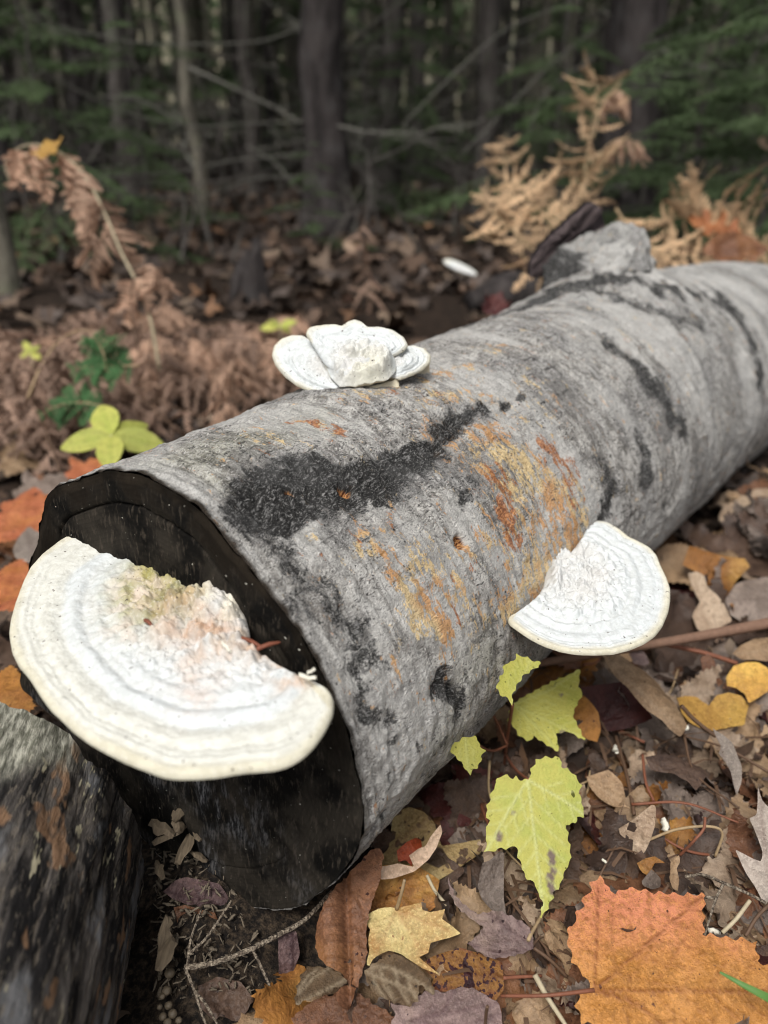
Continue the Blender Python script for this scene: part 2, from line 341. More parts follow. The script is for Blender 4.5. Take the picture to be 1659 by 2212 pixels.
def bark_material():
    t = NT('birch_bark'); uv = t.attr('barkuv').outputs['Vector']
    B, O, Rr, G, H, C = [t.attr(k).outputs['Fac'] for k in ('black', 'orange', 'rust', 'olive', 'hole', 'crack')]
    def nz(su, sv, det=5, ro=.65, di=.5, lo=(0, 0, 0)): return t.noise(t.mapp(uv, (su, sv, 1), lo), 1, det, ro, di)
    streak = nz(210, 17, 5, .62, .3); grain = nz(1100, 900, 3, .65, 0); blot = nz(24, 18, 5, .6, .5); mid = nz(95, 75, 6, .68, .8)
    fib = nz(300, 520, 4, .66, 1.4); fib2 = nz(280, 560, 4, .66, 1.8, (3, 7, 0)); fine = nz(760, 620, 3, .7, .6)
    cen = lambda v, k: t.math('MULTIPLY', t.math('SUBTRACT', v, .5), k)
    sx = t.new('ShaderNodeSeparateXYZ'); t.put(sx.inputs[0], uv); farb = t.ramp(sx.outputs[0], .35, 1.0)
    c = t.mix(t.ramp(mid, .40, .60), (.22, .205, .188), (.60, .575, .535)); c = t.mix(t.math('MULTIPLY', farb, .55), c, (.55, .55, .53))
    c = t.mix(t.ramp(blot, .46, .62, 0, .6), c, (.20, .195, .195))
    c = t.mix(t.ramp(streak, .51, .61, 0, .5), c, (.64, .625, .60)); c = t.mix(t.ramp(streak, .46, .38, 0, .35), c, (.12, .115, .115))
    c = t.mix(t.math('MULTIPLY', G, .8), c, t.mix(t.ramp(mid, .40, .60), (.16, .155, .115), (.52, .505, .41)))
    c = t.mix(t.ramp(fib, .53, .62, 0, .8), c, (.70, .68, .64)); c = t.mix(t.math('MULTIPLY', t.ramp(fib2, .455, .38, 0, .9), t.ramp(farb, 0, 1, 1, .45)), c, (.035, .033, .032))
    c = t.mix(t.ramp(fine, .55, .65, 0, .35), c, (.72, .70, .67)); c = t.mix(t.ramp(fine, .43, .36, 0, .35), c, (.05, .048, .046))
    dash = nz(55, 430, 4, .6, .8, (5, 1, 0)); c = t.mix(t.math('MULTIPLY', t.ramp(dash, .40, .35, 0, .85), t.ramp(blot, .46, .56, .15, 1)), c, (.03, .028, .027)); lent = nz(420, 40, 3, .55, .3, (2, 9, 0)); c = t.mix(t.math('MULTIPLY', t.ramp(lent, .39, .345, 0, .7), t.ramp(blot, .54, .46, .1, .8)), c, (.06, .055, .052))
    sil = nz(15, 9, 4, .6, .6, (8, 3, 0)); c = t.mix(t.ramp(sil, .49, .60, 0, .5), c, (.64, .625, .595)); c = t.mix(t.ramp(sil, .46, .36, 0, .45), c, (.17, .16, .15))
    # orange and rust crusts, broken into islands along the ribs
    ob = t.math('ADD', t.math('MULTIPLY', O, .62), t.math('ADD', cen(nz(170, 50, 6, .68, .5), 2.6), t.math('ADD', cen(nz(480, 260, 3, .6, .4), 1.2), cen(fine, .8))))
    oc = t.mix(t.ramp(nz(34, 26, 3, .6, .3), .42, .58), (.68, .35, .13), (.82, .62, .32)); oc = t.mix(t.ramp(fib2, .49, .40, 0, .6), oc, (.24, .13, .05))
    c = t.mix(t.math('MULTIPLY', t.ramp(ob, .34, .56), .84), c, oc)
    rb = t.math('ADD', t.math('MULTIPLY', Rr, .62), t.math('ADD', cen(nz(190, 55, 5, .68, .4), 2.6), cen(fine, 1.0)))
    c = t.mix(t.math('MULTIPLY', t.ramp(rb, .38, .56), .85), c, t.mix(t.ramp(fib, .42, .58), (.24, .075, .025), (.60, .25, .09)))
    # dark rough scar tissue with pale fibres
    bb = t.ramp(t.math('ADD', B, t.math('ADD', cen(mid, 1.8), t.math('ADD', cen(fib, 1.3), cen(blot, 1.0)))), .22, .54)
    bc = t.mix(t.ramp(fib, .50, .61), (.014, .0135, .013), (.23, .225, .22)); bc = t.mix(t.ramp(fib2, .52, .42, 0, .95), bc, (.009, .009, .009)); bc = t.mix(t.ramp(fine, .57, .65, 0, .6), bc, (.36, .35, .34))
    bc = t.mix(t.ramp(blot, .5, .64, 0, .35), bc, (.12, .118, .115))
    c = t.mix(t.math('MULTIPLY', bb, .96), c, bc)
    pits = t.math('MULTIPLY', t.ramp(t.voro(t.mapp(uv, (210, 170, 1)), 1), .17, .07), t.ramp(blot, .46, .56)); c = t.mix(pits, c, (.03, .028, .027))
    c = t.mix(C, c, (.005, .005, .005)); c = t.mix(t.ramp(H, .25, .7), c, t.mix(t.ramp(grain, .44, .56), (.10, .025, .008), (.66, .34, .14)))
    bare = t.attr('edge').outputs['Fac']; c = t.mix(bare, c, t.mix(grain, (.015, .011, .008), (.06, .046, .033)))
    h = t.math('ADD', t.math('MULTIPLY', streak, .5), t.math('ADD', t.math('MULTIPLY', fine, .5), t.math('ADD', t.math('MULTIPLY', fib, .8), t.math('MULTIPLY', fib2, .8))))
    return t.done(t.bsdf(c, .85, t.bump(h, .9, .003), .18))
M_BARK = bark_material()
birch_log = thing('birch_log', 'thick grey birch log with sawn black end and three white bracket fungi', 'log', tuple(LOG_P0 - [0, 0, LOG_R]))
edge = (.45 + .55 * sst(0, .5, PF)) * (1 - sst(.0, .0030 , SF + .003 * n2(PF * 14, 3., .3, 3) - .001))
wpart('bark', LV, grid_faces(nS, nP, True)[:, ::-1], M_BARK, birch_log, dict(barkuv=np.stack([SF, arc, 0 * SF], -1), black=mB, orange=mO, rust=mR, olive=mG, hole=mH, crack=mC, edge=edge))

# sawn end: rings, saw marks and the dark crack that follows the bark
nR, nA = 170, 420
ta = np.linspace(0, 1, nR) ** .8; aa = np.linspace(-np.pi, np.pi, nA, endpoint=False)
TA, AA = np.meshgrid(ta, aa, indexing='ij'); T1, A1 = TA.ravel(), AA.ravel()
s0 = s_start(aa); ragA = n2(aa * 9, 0., 2.2, 4) * .0016
frag = (1 - sst(-2.0, -1.85, aa) * 0)  # whole rim
rimP = log_surf(np.zeros(nA), aa, -.0005); Pq, Dq, _, _ = log_axis(np.zeros(nA)); rimP = rimP + ((s0 + ragA) [:, None]) * _D0
ctr = LOG_P0 + .0
FVt = ctr + TA[..., None] * (rimP[None] - ctr)
FVt = FVt.reshape(-1, 3)
fx, fy = (FVt - ctr) @ _S0, (FVt - ctr) @ _U0
ringn = T1 + .012 * n2(fx * 25, fy * 25, 1., 3)
crk = np.exp(-((ringn - .855 + .02 * np.sin(A1 * 2 + 1)) / .005) ** 2) * sst(.15, .4, A1) * sst(2.75, 2.5, A1) * sst(-.3, .2, n2(A1 * 3, 0., 5., 2) + .05) * .7
crk2 = np.exp(-((ringn - .80) / .003) ** 2) * sst(-1.5, -1.3, A1) * sst(-.5, -.7, A1) * .6
dn = -.0030 * crk - .0018 * crk2 + .0010 * sst(.86, .9, ringn) * sst(0, .3, A1) + .0014 * n2(fx * 60, fy * 60, 2., 4) 
dn = dn + .0006 * n2(fx * 500 + fy * 200, fx * 40, 3., 2) - .0010 * sst(.955 + .02 * n2(A1 * 5, 0., 3., 3), 1.0, T1) * sst(.0, .5, A1)
FVt = FVt + dn[:, None] * FACE_N
def wood_end_material():
    t = NT('black_weathered_end_grain'); p = t.attr('face').outputs['Vector']; rg = t.attr('ring').outputs['Fac']
    n1 = t.noise(p, 30, 5, .6); nf = t.noise(t.mapp(p, (500, 120, 1)), 1, 4, .65); sp = t.noise(p, 420, 2, .5)
    c = t.mix(t.ramp(n1, .42, .6), (.006, .0056, .005), (.028, .024, .019))
    c = t.mix(t.ramp(nf, .53, .65, 0, .7), c, (.055, .045, .035))
    c = t.mix(t.math('MULTIPLY', t.attr('upper').outputs['Fac'], t.math('MULTIPLY', t.ramp(rg, .86, .9), t.ramp(n1, .42, .58))), c, (.012, .0095, .007))
    c = t.mix(t.math('MULTIPLY', t.attr('band').outputs['Fac'], t.ramp(nf, .35, .55, .55, 1)), c, t.mix(t.ramp(n1, .4, .6), (.007, .0055, .004), (.020, .0155, .011)))
    c = t.mix(t.attr('grey').outputs['Fac'], c, t.mix(t.ramp(nf, .42, .6), (.015, .015, .016), (.13, .13, .135)))
    wv = t.math('SINE', t.math('MULTIPLY', rg, 330.0)); c = t.mix(t.ramp(wv, .3, 1, 0, .12), c, (.003, .003, .003))
    c = t.mix(t.ramp(sp, .73, .75), c, (.5, .48, .42))
    c = t.mix(t.attr('crack').outputs['Fac'], c, (.001, .001, .001))
    return t.done(t.bsdf(c, .9, t.bump(t.math('ADD', nf, t.math('MULTIPLY', wv, .03)), .5, .0012), .05))
M_END = wood_end_material()
grey = np.maximum(np.exp(-(((fx - .035) / .03) ** 2 + ((fy + .045) / .018) ** 2)) * sst(-.2, .35, n2(fx * 120, fy * 60, 4., 3)), .5 * sst(.1, .45, n2(fx * 22, fy * 22, 6., 4)) * (fy < -.03))
ff = np.concatenate([grid_faces(nR, nA, True)[:, ::-1]])
wpart('sawn_end', FVt, ff, M_END, birch_log, dict(face=np.stack([fx, fy, 0 * fx], -1), band=sst(.958, .975, T1 + .012 * n2(A1 * 7, 0., 8., 3)) * sst(.25, .7, A1), upper=sst(0, .4, A1), ring=ringn, crack=np.maximum(crk, crk2 * .7), grey=grey))
# ================================================================ bracket fungi
def fungus_material(name):
    t = NT(name); col = t.attr('tint').outputs['Color']; p = t.tc()
    n = t.noise(p, 900, 3, .6); n1 = t.noise(p, 220, 4, .6)
    c = t.mix(t.ramp(n1, .45, .58, 0, .28), col, (.62, .60, .56), 'MULTIPLY'); c = t.mix(t.ramp(n, .56, .66, 0, .3), c, (.72, .72, .71))
    c = t.mix(t.ramp(t.noise(p, 520, 1, .4), .745, .76), c, (.08, .06, .05))
    return t.done(t.bsdf(c, .75, t.bump(t.math('ADD', n, t.math('MULTIPLY', n1, 1.4)), .35, .0008), .25))
M_FUNG = fungus_material('white_fungus_flesh')
def pore_material():
    t = NT('cream_pore_surface'); p = t.tc()
    return t.done(t.bsdf(t.mix(t.noise(p, 80), (.5, .44, .32), (.68, .62, .48)), .85, t.bump(t.voro(p, 1400), .4, .0006), .2))
M_PORE = pore_material()
def plate(parent, outline, G, arc_idx, n, thick=.012, nA=420, nR=120, seed=0., zone_h=1.0, lump_h=1.0, lump_r=.55, droop=.10, knobs=(), paint=None, back=.0, names=('cap', 'pore_surface'), cream=.76, C=None, rim_up=0.0):
    """half-disc plate: outline = world points in a plane, G = growth centre on the attached edge; arc_idx = range of outline points on the free margin"""
    O = np.asarray(outline, float); n = np.asarray(n, float); n /= np.linalg.norm(n)
    C0 = O.mean(0) if C is None else np.asarray(C, float)
    e1 = np.cross([0, 1., 0], n); e1 /= np.linalg.norm(e1); e2 = np.cross(n, e1)
    o2 = np.stack([(O - C0) @ e1, (O - C0) @ e2], -1); g2 = np.array([(G - C0) @ e1, (G - C0) @ e2])
    # resample outline by angle round C0
    def closed(pts, m):
        P = np.concatenate([pts, pts[:1]]); d = np.concatenate([[0], np.cumsum(np.linalg.norm(np.diff(P, axis=0), axis=1))]); q = np.linspace(0, d[-1], m, endpoint=False)
        return np.stack([np.interp(q, d, P[:, 0]), np.interp(q, d, P[:, 1])], -1)
    ol = closed(o2, nA)
    k = np.exp(-np.linspace(-1.6, 1.6, 7) ** 2); k /= k.sum()
    for ax in (0, 1): ol[:, ax] = np.convolve(np.concatenate([ol[-3:, ax], ol[:, ax], ol[:3, ax]]), k, 'valid')
    t = 1 - (1 - np.linspace(0, 1, nR)) ** 1.35
    XY = t[:, None, None] * ol[None]; X, Y = XY[..., 0].ravel(), XY[..., 1].ravel(); T = np.repeat(t, nA)
    # growth zones: distance from G relative to the free margin in that direction
    arcp = o2[arc_idx] - g2; ang = np.unwrap(np.arctan2(arcp[:, 1], arcp[:, 0])); rad = np.hypot(arcp[:, 0], arcp[:, 1])
    if ang[-1] < ang[0]: ang, rad = ang[::-1], rad[::-1]
    oo = np.argsort(ang); ang, rad = ang[oo], rad[oo]; mid = .5 * (ang[0] + ang[-1])
    va = np.arctan2(Y - g2[1], X - g2[0]); va = mid + (va - mid + np.pi) % (2 * np.pi) - np.pi; vr = np.hypot(X - g2[0], Y - g2[1])
    g = vr / np.interp(va, ang, rad)
    g = g + .018 * n2(va * 2.2, vr * 10, seed, 3) * 1.6
    ext = rad.mean()
    edge_d = (1 - T) * np.hypot(np.tile(ol[:, 0], nR), np.tile(ol[:, 1], nR))
    h = -droop * ext * g ** 2
    w1 = n2(va * 5, 0., seed + 1, 3) * .012
    for z0, wz, am in ((.50, .03, .5), (.585, .022, .9), (.655, .02, -.7), (.70, .018, .9), (.76, .022, -1.2), (.83, .02, .55), (.88, .012, -.5), (.925, .012, .35)):
        h += zone_h * .0022 * am * np.exp(-((g + w1 - z0) / wz) ** 2) * (1 + .6 * n2(va * 3, z0 * 9, seed, 2))
    h += zone_h * .0008 * sst(.80, .72, g + w1)
    h += zone_h * .00022 * np.sin((g + w1) * 150 + 2 * n2(va * 4, 1., seed, 2)) * sst(.5, .6, g)
    crea = n2(va * 9, 0., seed + 5, 3); h += zone_h * .0016 * crea * sst(.35, .7, g)
    inner = sst(lump_r + .18, lump_r - .12, g)
    wl_ = worley(X * 165 + seed * 3 + n2(X * 90, Y * 90, seed, 2), Y * 165 + n2(X * 90, Y * 90, seed + 4, 2)); wl2 = worley(X * 330 + 5, Y * 330 + seed)
    h += lump_h * inner * (.0009 * (1 - sst(0, .8, wl_)) * (n2(X * 60, Y * 60, seed + 7, 2) > -.05) + .0006 * (1 - sst(0, .7, wl2)) * (n2(X * 80, Y * 80, seed + 9, 2) > .0) + .0044 * np.abs(n2(X * 70, Y * 70, seed + 2, 3)) + .0020 * n2(X * 240, Y * 240, seed + 2, 3))
    h += .0005 * n2(X * 420, Y * 420, seed, 3) + .0007 * n2(X * 40, Y * 40, seed + 8, 2)
    for kx, ky, kr, kh in knobs:                                     # local (e1, e2) metres
        h += kh * np.sqrt(np.maximum(0, 1 - ((X - kx) ** 2 + (Y - ky) ** 2) / kr ** 2))
    h = h * (.25 + .75 * sst(0, .005, edge_d))
    rw = min(.0032, thick * .4); ee = np.clip(edge_d / rw, 0, 1); h -= rw * .9 * (1 - np.sqrt(np.maximum(0, 1 - (1 - ee) ** 2)))
    V = C0 + X[:, None] * e1 + Y[:, None] * e2 + h[:, None] * n
    # colour: tint is the flesh's own zoning
    white = np.array([.555, .58, .58]); warm = np.array([.535, .505, .475]); crm = np.array([.585, .58, .525]); yel = np.array([.52, .46, .29])
    gg = g + .03 * n2(X * 60, Y * 60, seed + 3, 3)
    c = np.tile(white, (len(X), 1))
    def mx(f, col): 
        nonlocal c; c = c * (1 - f[:, None]) + np.asarray(col) * f[:, None]
    mx(sst(lump_r + .05, lump_r - .2, gg) * (.45 + .4 * n2(X * 70, Y * 70, seed + 4, 3)).clip(0, 1), warm)
    mx(sst(cream, cream + .05, gg), crm)
    mx(.28 * np.exp(-((gg - cream - .015) / .02) ** 2), (.60, .55, .42)); mx(.2 * np.exp(-((gg - .655) / .012) ** 2), (.55, .54, .51))
    mx(.5 * sst(.93, .985, gg) , yel); mx(.25 * sst(.2, .5, n2(X * 50, Y * 50, seed + 6, 4)) * sst(cream, cream + .1, gg), (.66, .655, .60))
    if paint: c = paint(X, Y, g, c)
    col4 = np.concatenate([c.clip(0, 1), np.ones((len(c), 1))], 1)
    wpart(names[0], V, grid_faces(nR, nA, True), M_FUNG, parent, dict(tint=col4))
    hb = -(thick * (.30 + .9 * (1 - g.clip(0, 1)))) * (1 - T ** 10) ; rimh = (h.reshape(nR, nA)[-1])
    Vb = C0 + X[:, None] * e1 + Y[:, None] * e2 + (np.tile(rimh, nR) * T ** 4 + hb - droop * ext * g ** 2 * (1 - T ** 4))[:, None] * n
    Vb = Vb.reshape(nR, nA, 3)[::4].reshape(-1, 3) if (nR - 1) % 4 == 0 else Vb
    wpart(names[1], Vb, grid_faces(len(Vb) // nA, nA, True)[:, ::-1], M_PORE, parent)
    return C0, e1, e2, n

def crop(pts, ox, oy, k=.5): return [(ox + k * a, oy + k * b) for a, b in pts]
# --- the large one on the sawn end
_o1 = [(560, 172), (520, 150), (480, 135), (440, 129), (400, 130), (330, 160), (250, 205), (180, 260), (125, 320), (95, 380), (60, 470), (40, 540), (32, 600), (45, 680), (75, 740), (120, 790), (170, 870), (215, 930), (260, 970),
       (310, 1020), (380, 1070), (450, 1110), (530, 1150), (620, 1185), (700, 1215), (760, 1224), (850, 1222), (930, 1215), (1010, 1200), (1100, 1190), (1180, 1185), (1250, 1165), (1300, 1135), (1350, 1090), (1400, 1020),
       (1435, 950), (1442, 890), (1425, 850), (1380, 830), (1310, 800), (1240, 765), (1180, 730), (1140, 700), (1100, 690), (1080, 640), (1075, 590), (1060, 530), (1040, 480), (1005, 440), (940, 415), (890, 385), (850, 370), (780, 350), (740, 320), (690, 290), (660, 260), (620, 220)]
_o1 = crop(_o1, 0, 1061.8)
_att = at_plane(505, 1305, LOG_P0 - FACE_N * .003, FACE_D); ZF1 = _att[2]
NF1 = np.array([-.06, -.10, 1.0]); NF1 /= np.linalg.norm(NF1)
P1 = [at_plane(x, y, _att, NF1) for x, y in _o1]
G1 = at_plane(490, 1318, _att, NF1)
fungus_a = thing('bracket_fungus', 'largest white bracket fungus, cream rimmed, growing from the black sawn end', 'fungus', _att)
_C1 = at_plane(400, 1390, _att, NF1)
_e1 = np.cross([0, 1., 0], NF1); _e1 /= np.linalg.norm(_e1); _e2 = np.cross(NF1, _e1)
def loc1(x, y):
    w = at_plane(x, 1061.8 + y * .5, _att, NF1) - _C1 if False else at_plane(x * .5, 1061.8 + y * .5, _att, NF1) - _C1
    return float(w @ _e1), float(w @ _e2)
def paint1(X, Y, g, c):
    def sp(x, y, rx, col, a, sh=1.0, th=-.35):
        nonlocal c
        a0, b0 = loc1(x, y); f = a * np.exp(-(((X - a0) / rx) ** 2 + ((Y - b0) / (rx * sh)) ** 2)) * sst(th, .35, n2(X * 130, Y * 130, x * .01, 4)); f = f.clip(0, 1)
        c = c * (1 - f[:, None]) + np.asarray(col) * f[:, None]
    sp(685, 430, .019, (.27, .25, .07), 1.5, 1.3, -.9); sp(665, 350, .015, (.30, .27, .09), 1.3, 1., -.8); sp(740, 500, .011, (.20, .18, .04), 1.4, 1., -.8); sp(715, 470, .008, (.18, .165, .03), 1.2, 1., -.8)
    sp(600, 430, .016, (.62, .52, .46), .8); sp(640, 560, .018, (.64, .53, .46), .7); sp(780, 560, .014, (.5, .36, .26), .7); sp(880, 610, .014, (.45, .25, .14), .9, .6); sp(920, 640, .008, (.36, .17, .08), .8)
    sp(990, 660, .009, (.46, .32, .18), .9); sp(820, 500, .007, (.42, .30, .16), .8); sp(960, 520, .012, (.66, .60, .45), .8); sp(880, 740, .014, (.52, .38, .28), .5); sp(1110, 690, .008, (.4, .22, .1), .9); sp(1270, 810, .008, (.5, .3, .16), .7)
    sp(840, 880, .012, (.5, .36, .28), .5); sp(1180, 740, .008, (.42, .26, .14), .8)
    return c
_kn = [(*loc1(x, y), r, h) for x, y, r, h in [(800, 485, .0085, .006), (955, 510, .012, .006), (1015, 690, .006, .004), (880, 610, .007, .004), (930, 430, .008, .004), (750, 520, .005, .003), (740, 600, .006, .0035), (860, 400, .006, .003), (1000, 600, .008, .003), (690, 640, .005, .003), (920, 690, .005, .003), (1060, 720, .006, .003)]]
plate(fungus_a, P1, G1, np.arange(0, 40), NF1, .011, 480, 161, 1.3, .36, 1.6, .50, .0, _kn, paint1, C=_C1)
# --- the round one low on the flank
_o3 = [(890, 262), (930, 248), (970, 255), (1020, 285), (1065, 320), (1110, 340), (1155, 365), (1185, 400), (1200, 440), (1225, 490), (1243, 540), (1243, 590), (1235, 640), (1210, 700), (1180, 740), (1130, 775), (1070, 800), (1000, 818),
       (920, 822), (840, 820), (770, 808), (700, 785), (640, 755), (580, 715), (545, 690), (537, 665), (570, 650), (620, 615), (660, 585), (690, 540), (700, 490), (715, 450), (705, 405), (745, 372), (785, 368), (802, 395), (825, 370), (860, 320)]
_o3 = crop(_o3, 829.5, 995.4)
s3, p3, d3 = log_uv(1195, 1220); _b3 = log_surf(s3, p3, -.006)
N3 = np.array([.10, -.16, 1.0]); N3 /= np.linalg.norm(N3)
P3 = [at_plane(x, y, _b3, N3) for x, y in _o3]
fungus_b = thing('bracket_fungus', 'chalky white half-round bracket fungus low on the log flank above the leaf litter', 'fungus', _b3)
_C3 = at_plane(1280, 1270, _b3, N3)
plate(fungus_b, P3, at_plane(1205, 1235, _b3, N3), np.arange(0, 27), N3, .014, 380, 121, 5.1, .32, 1.8, .55, .03, C=_C3, cream=.93)
# push a neck of flesh back into the log so both plates are joined to the wood
def neck(parent, pts, depth, zdrop, mat=M_PORE):
    P = smooth_path(pts, 20); m = len(P); dirv = np.asarray(depth)
    rows = [P + [0, 0, -.001], P + [0, 0, -zdrop], P + dirv + [0, 0, -zdrop], P + dirv + [0, 0, -.001]]
    wpart('neck', np.concatenate(rows), np.concatenate([np.stack([(k * m + np.arange(m - 1)), k * m + np.arange(1, m), ((k + 1) % 4) * m + np.arange(1, m), ((k + 1) % 4) * m + np.arange(m - 1)], -1) for k in range(4)]), mat, parent)
_ax3 = log_axis(np.array([s3]))[0][0]; _in3 = (_ax3 - _b3); _in3[2] = 0; _in3 *= .04 / np.linalg.norm(_in3)
# --- the lobed cluster on the ridge of the log
s2, p2, d2 = log_uv(790, 836); _b2 = log_surf(s2, p2)
N2v = np.array([-.05, -.42, .90]); N2v /= np.linalg.norm(N2v)
fungus_c = thing('bracket_fungus', 'ruffled white bracket fungus of several lobes on the ridge of the log', 'fungus', _b2)
def lobe(pts, Gp, arc_i, lift, seed, cx, lr=.5, nn=N2v, **kw):
    o = _b2 + N2v * lift; P = [at_plane(x, y, o, nn) for x, y in pts]
    plate(fungus_c, P, at_plane(*Gp, o, nn), arc_i, nn, .009, 240, 81, seed, .45, 1.1, lr, .02, C=at_plane(*cx, o, nn), names=('lobe', 'pore_surface'), cream=.88, **kw)
lobe([(668, 728), (659, 716), (664, 704), (690, 698), (720, 696), (736, 700), (750, 690), (765, 685), (780, 690), (795, 702), (820, 701), (850, 708), (874, 724), (882, 740), (870, 752), (840, 765), (800, 800), (740, 810), (700, 780)], (775, 775), np.arange(0, 16), .010, 7.7, (775, 745), nn=N2v + np.array([0, .02, 0]))
lobe([(722, 849), (690, 846), (665, 838), (640, 827), (612, 806), (592, 782), (585, 762), (590, 742), (606, 727), (630, 719), (652, 720), (672, 732), (700, 742), (740, 760), (770, 800), (760, 830), (735, 838)], (738, 810), np.arange(0, 13), .002, 9.1, (680, 785), nn=N2v + np.array([-.08, 0, 0]))
lobe([(850, 752), (870, 744), (895, 742), (918, 748), (932, 763), (930, 778), (915, 792), (890, 804), (865, 813), (840, 806), (815, 790), (825, 765)], (830, 790), np.arange(0, 10), .004, 11.3, (870, 778), nn=N2v + np.array([.08, 0, 0]))
def mound():
    nA, nR = 200, 70; pts = [(735, 838), (712, 815), (700, 790), (712, 768), (745, 752), (790, 748), (830, 756), (855, 778), (856, 805), (838, 824), (800, 833), (768, 836)]
    o = _b2 + N2v * .003; P = np.array([at_plane(x, y, o, N2v) for x, y in pts])
    plate(fungus_c, P, at_plane(785, 830, o, N2v), np.arange(1, 9), N2v, .003, 240, 81, 13.7, .1, 1.6, .9, -.02, C=at_plane(785, 798, o, N2v), names=('boss', 'pore_surface'), cream=3.0, knobs=[(0, .002, .034, .006), (.012, .004, .011, .003), (-.014, .003, .010, .003), (.004, -.010, .010, .003), (-.004, .012, .010, .003), (.018, -.006, .008, .003)],
          paint=lambda X, Y, g, c: c * (1 - .6 * np.exp(-(((X - .004) / .015) ** 2 + ((Y + .012) / .02) ** 2)))[:, None] + np.array([.62, .60, .46]) * (.6 * np.exp(-(((X - .004) / .015) ** 2 + ((Y + .012) / .02) ** 2)))[:, None])
mound()
neck(fungus_c, [at_plane(x, y, _b2, N2v) for x, y in [(722, 846), (745, 838), (790, 835), (835, 824), (862, 812)]], np.array([.02, .03, 0]), .022)
# ================================================================ ground
def gz(x, y):
    x = np.asarray(x, float); y = np.asarray(y, float); f = np.asarray(n2(x.ravel() * 1.6, y.ravel() * 1.6, 5., 3)).reshape(x.shape)
    near = np.exp(-((x / 1.2) ** 2 + (y / 1.0) ** 2)); r = np.hypot(x, y)
    return -.005 - .055 * sst(.35, 1.5, y - .15 * x) * (1 - sst(3, 8, r)) + f * .035 * (1 - near) * (1 + sst(3, 12, r) * 5)
def ground():
    n = 200; u = np.linspace(-1, 1, n); c = np.sign(u) * (np.abs(u) * 2.5 + 88 * np.abs(u) ** 5)
    X, Y = np.meshgrid(c, c + .6, indexing='ij'); Z = gz(X, Y) - .006
    t = NT('shade_toned_forest_soil'); p = t.tc(); n1 = t.noise(p, 40, 6, .7); n3 = t.noise(p, 9, 5, .6); n4 = t.noise(p, 240, 3, .6)
    c_ = t.mix(t.ramp(n1, .35, .65), (.009, .0065, .005), (.04, .026, .018)); c_ = t.mix(t.ramp(n4, .55, .66, 0, .6), c_, (.085, .058, .042)); c_ = t.mix(t.ramp(n3, .55, .75, 0, .5), c_, (.02, .016, .012))  # soil tones lowered to paint in the deep shade between leaves
    m = t.done(t.bsdf(c_, .95, t.bump(t.math('ADD', n1, n4), .8, .01), .15))
    o = link('ground', mesh_data('ground', np.stack([X, Y, Z], -1).reshape(-1, 3), grid_faces(n, n)), m); tag(o, kind='structure')
ground()
# ================================================================ leaves
def leaf_material(name, A, B, spot=None, vein=None, scale=22., spots=.0, back=None, transl=.25, rough=.48, grad=None, patch=None, spot_scale=260., vein_amt=.5, back_amt=.35, spec=.28, grain=1.0):
    t = NT(name); f = t.attr('flat').outputs['Vector']; oi = t.new('ShaderNodeObjectInfo').outputs['Random']
    sh = t.new('ShaderNodeVectorMath', operation='ADD'); t.put(sh.inputs[0], f)
    cb = t.new('ShaderNodeCombineXYZ'); t.put(cb.inputs[2], t.math('MULTIPLY', oi, 7.3)); t.l.new(cb.outputs[0], sh.inputs[1]); p = sh.outputs[0]
    n1 = t.noise(p, scale * 1.0, 5, .62, .3); n2_ = t.noise(p, scale * 7, 4, .65); n3 = t.noise(p, 700, 3, .6)
    c = t.mix(t.ramp(n1, .43, .57), A, B)
    if grad:
        for ax, lo, hi, col, amt in grad:
            sx = t.new('ShaderNodeSeparateXYZ'); t.put(sx.inputs[0], f); v = t.math('ADD', sx.outputs['XYZ'.index(ax)], t.math('MULTIPLY', t.math('SUBTRACT', n1, .5), abs(hi - lo) * .9))
            c = t.mix(t.ramp(v, lo, hi, 0, amt), c, col)
    if patch: c = t.mix(t.ramp(t.noise(p, scale * .6, 3, .6), *patch[1]), c, patch[0])
    c = t.mix(t.ramp(n2_, .48, .60, 0, .45 * grain), c, tuple(x * .55 for x in B)); c = t.mix(t.ramp(n3, .52, .62, 0, .35 * grain), c, tuple(min(1, x * 1.5) for x in A))
    if spot: c = t.mix(t.ramp(t.noise(p, spot_scale, 2, .5), .70 - spots, .74 - spots), c, spot); c = t.mix(t.ramp(t.noise(p, spot_scale * .3, 2, .5), .74 - spots * .6, .76 - spots * .6), c, tuple(x * .6 for x in spot))
    c = t.mix(t.attr('blot').outputs['Fac'], c, t.mix(n3, (.14, .10, .08), (.26, .20, .17)))
    v = t.attr('vein').outputs['Fac']
    c = t.mix(t.math('MULTIPLY', v, vein_amt), c, vein or tuple(x * .45 for x in A))
    br = t.ramp(oi, 0, 1, .72, 1.15); hsv = t.new('ShaderNodeHueSaturation'); t.put(hsv.inputs['Value'], br); t.put(hsv.inputs['Color'], c); c = hsv.outputs[0]
    geo = t.new('ShaderNodeNewGeometry').outputs['Backfacing']
    c = t.mix(t.math('MULTIPLY', geo, back_amt), c, back or tuple(min(1, .35 * (x + sum(A) / 3) + .14) for x in A))
    nrm = t.bump(t.math('ADD', t.math('MULTIPLY', n2_, .8), t.math('ADD', t.math('MULTIPLY', n3, .4), t.math('MULTIPLY', v, .5))), .8, .0020)
    d = t.bsdf(c, rough, nrm, spec)
    tr = t.new('ShaderNodeBsdfTranslucent'); t.put(tr.inputs['Color'], c); t.put(tr.inputs['Normal'], nrm)
    mx = t.new('ShaderNodeMixShader'); mx.inputs[0].default_value = transl; t.l.new(d, mx.inputs[1]); t.l.new(tr.outputs[0], mx.inputs[2])
    return t.done(mx.outputs[0])
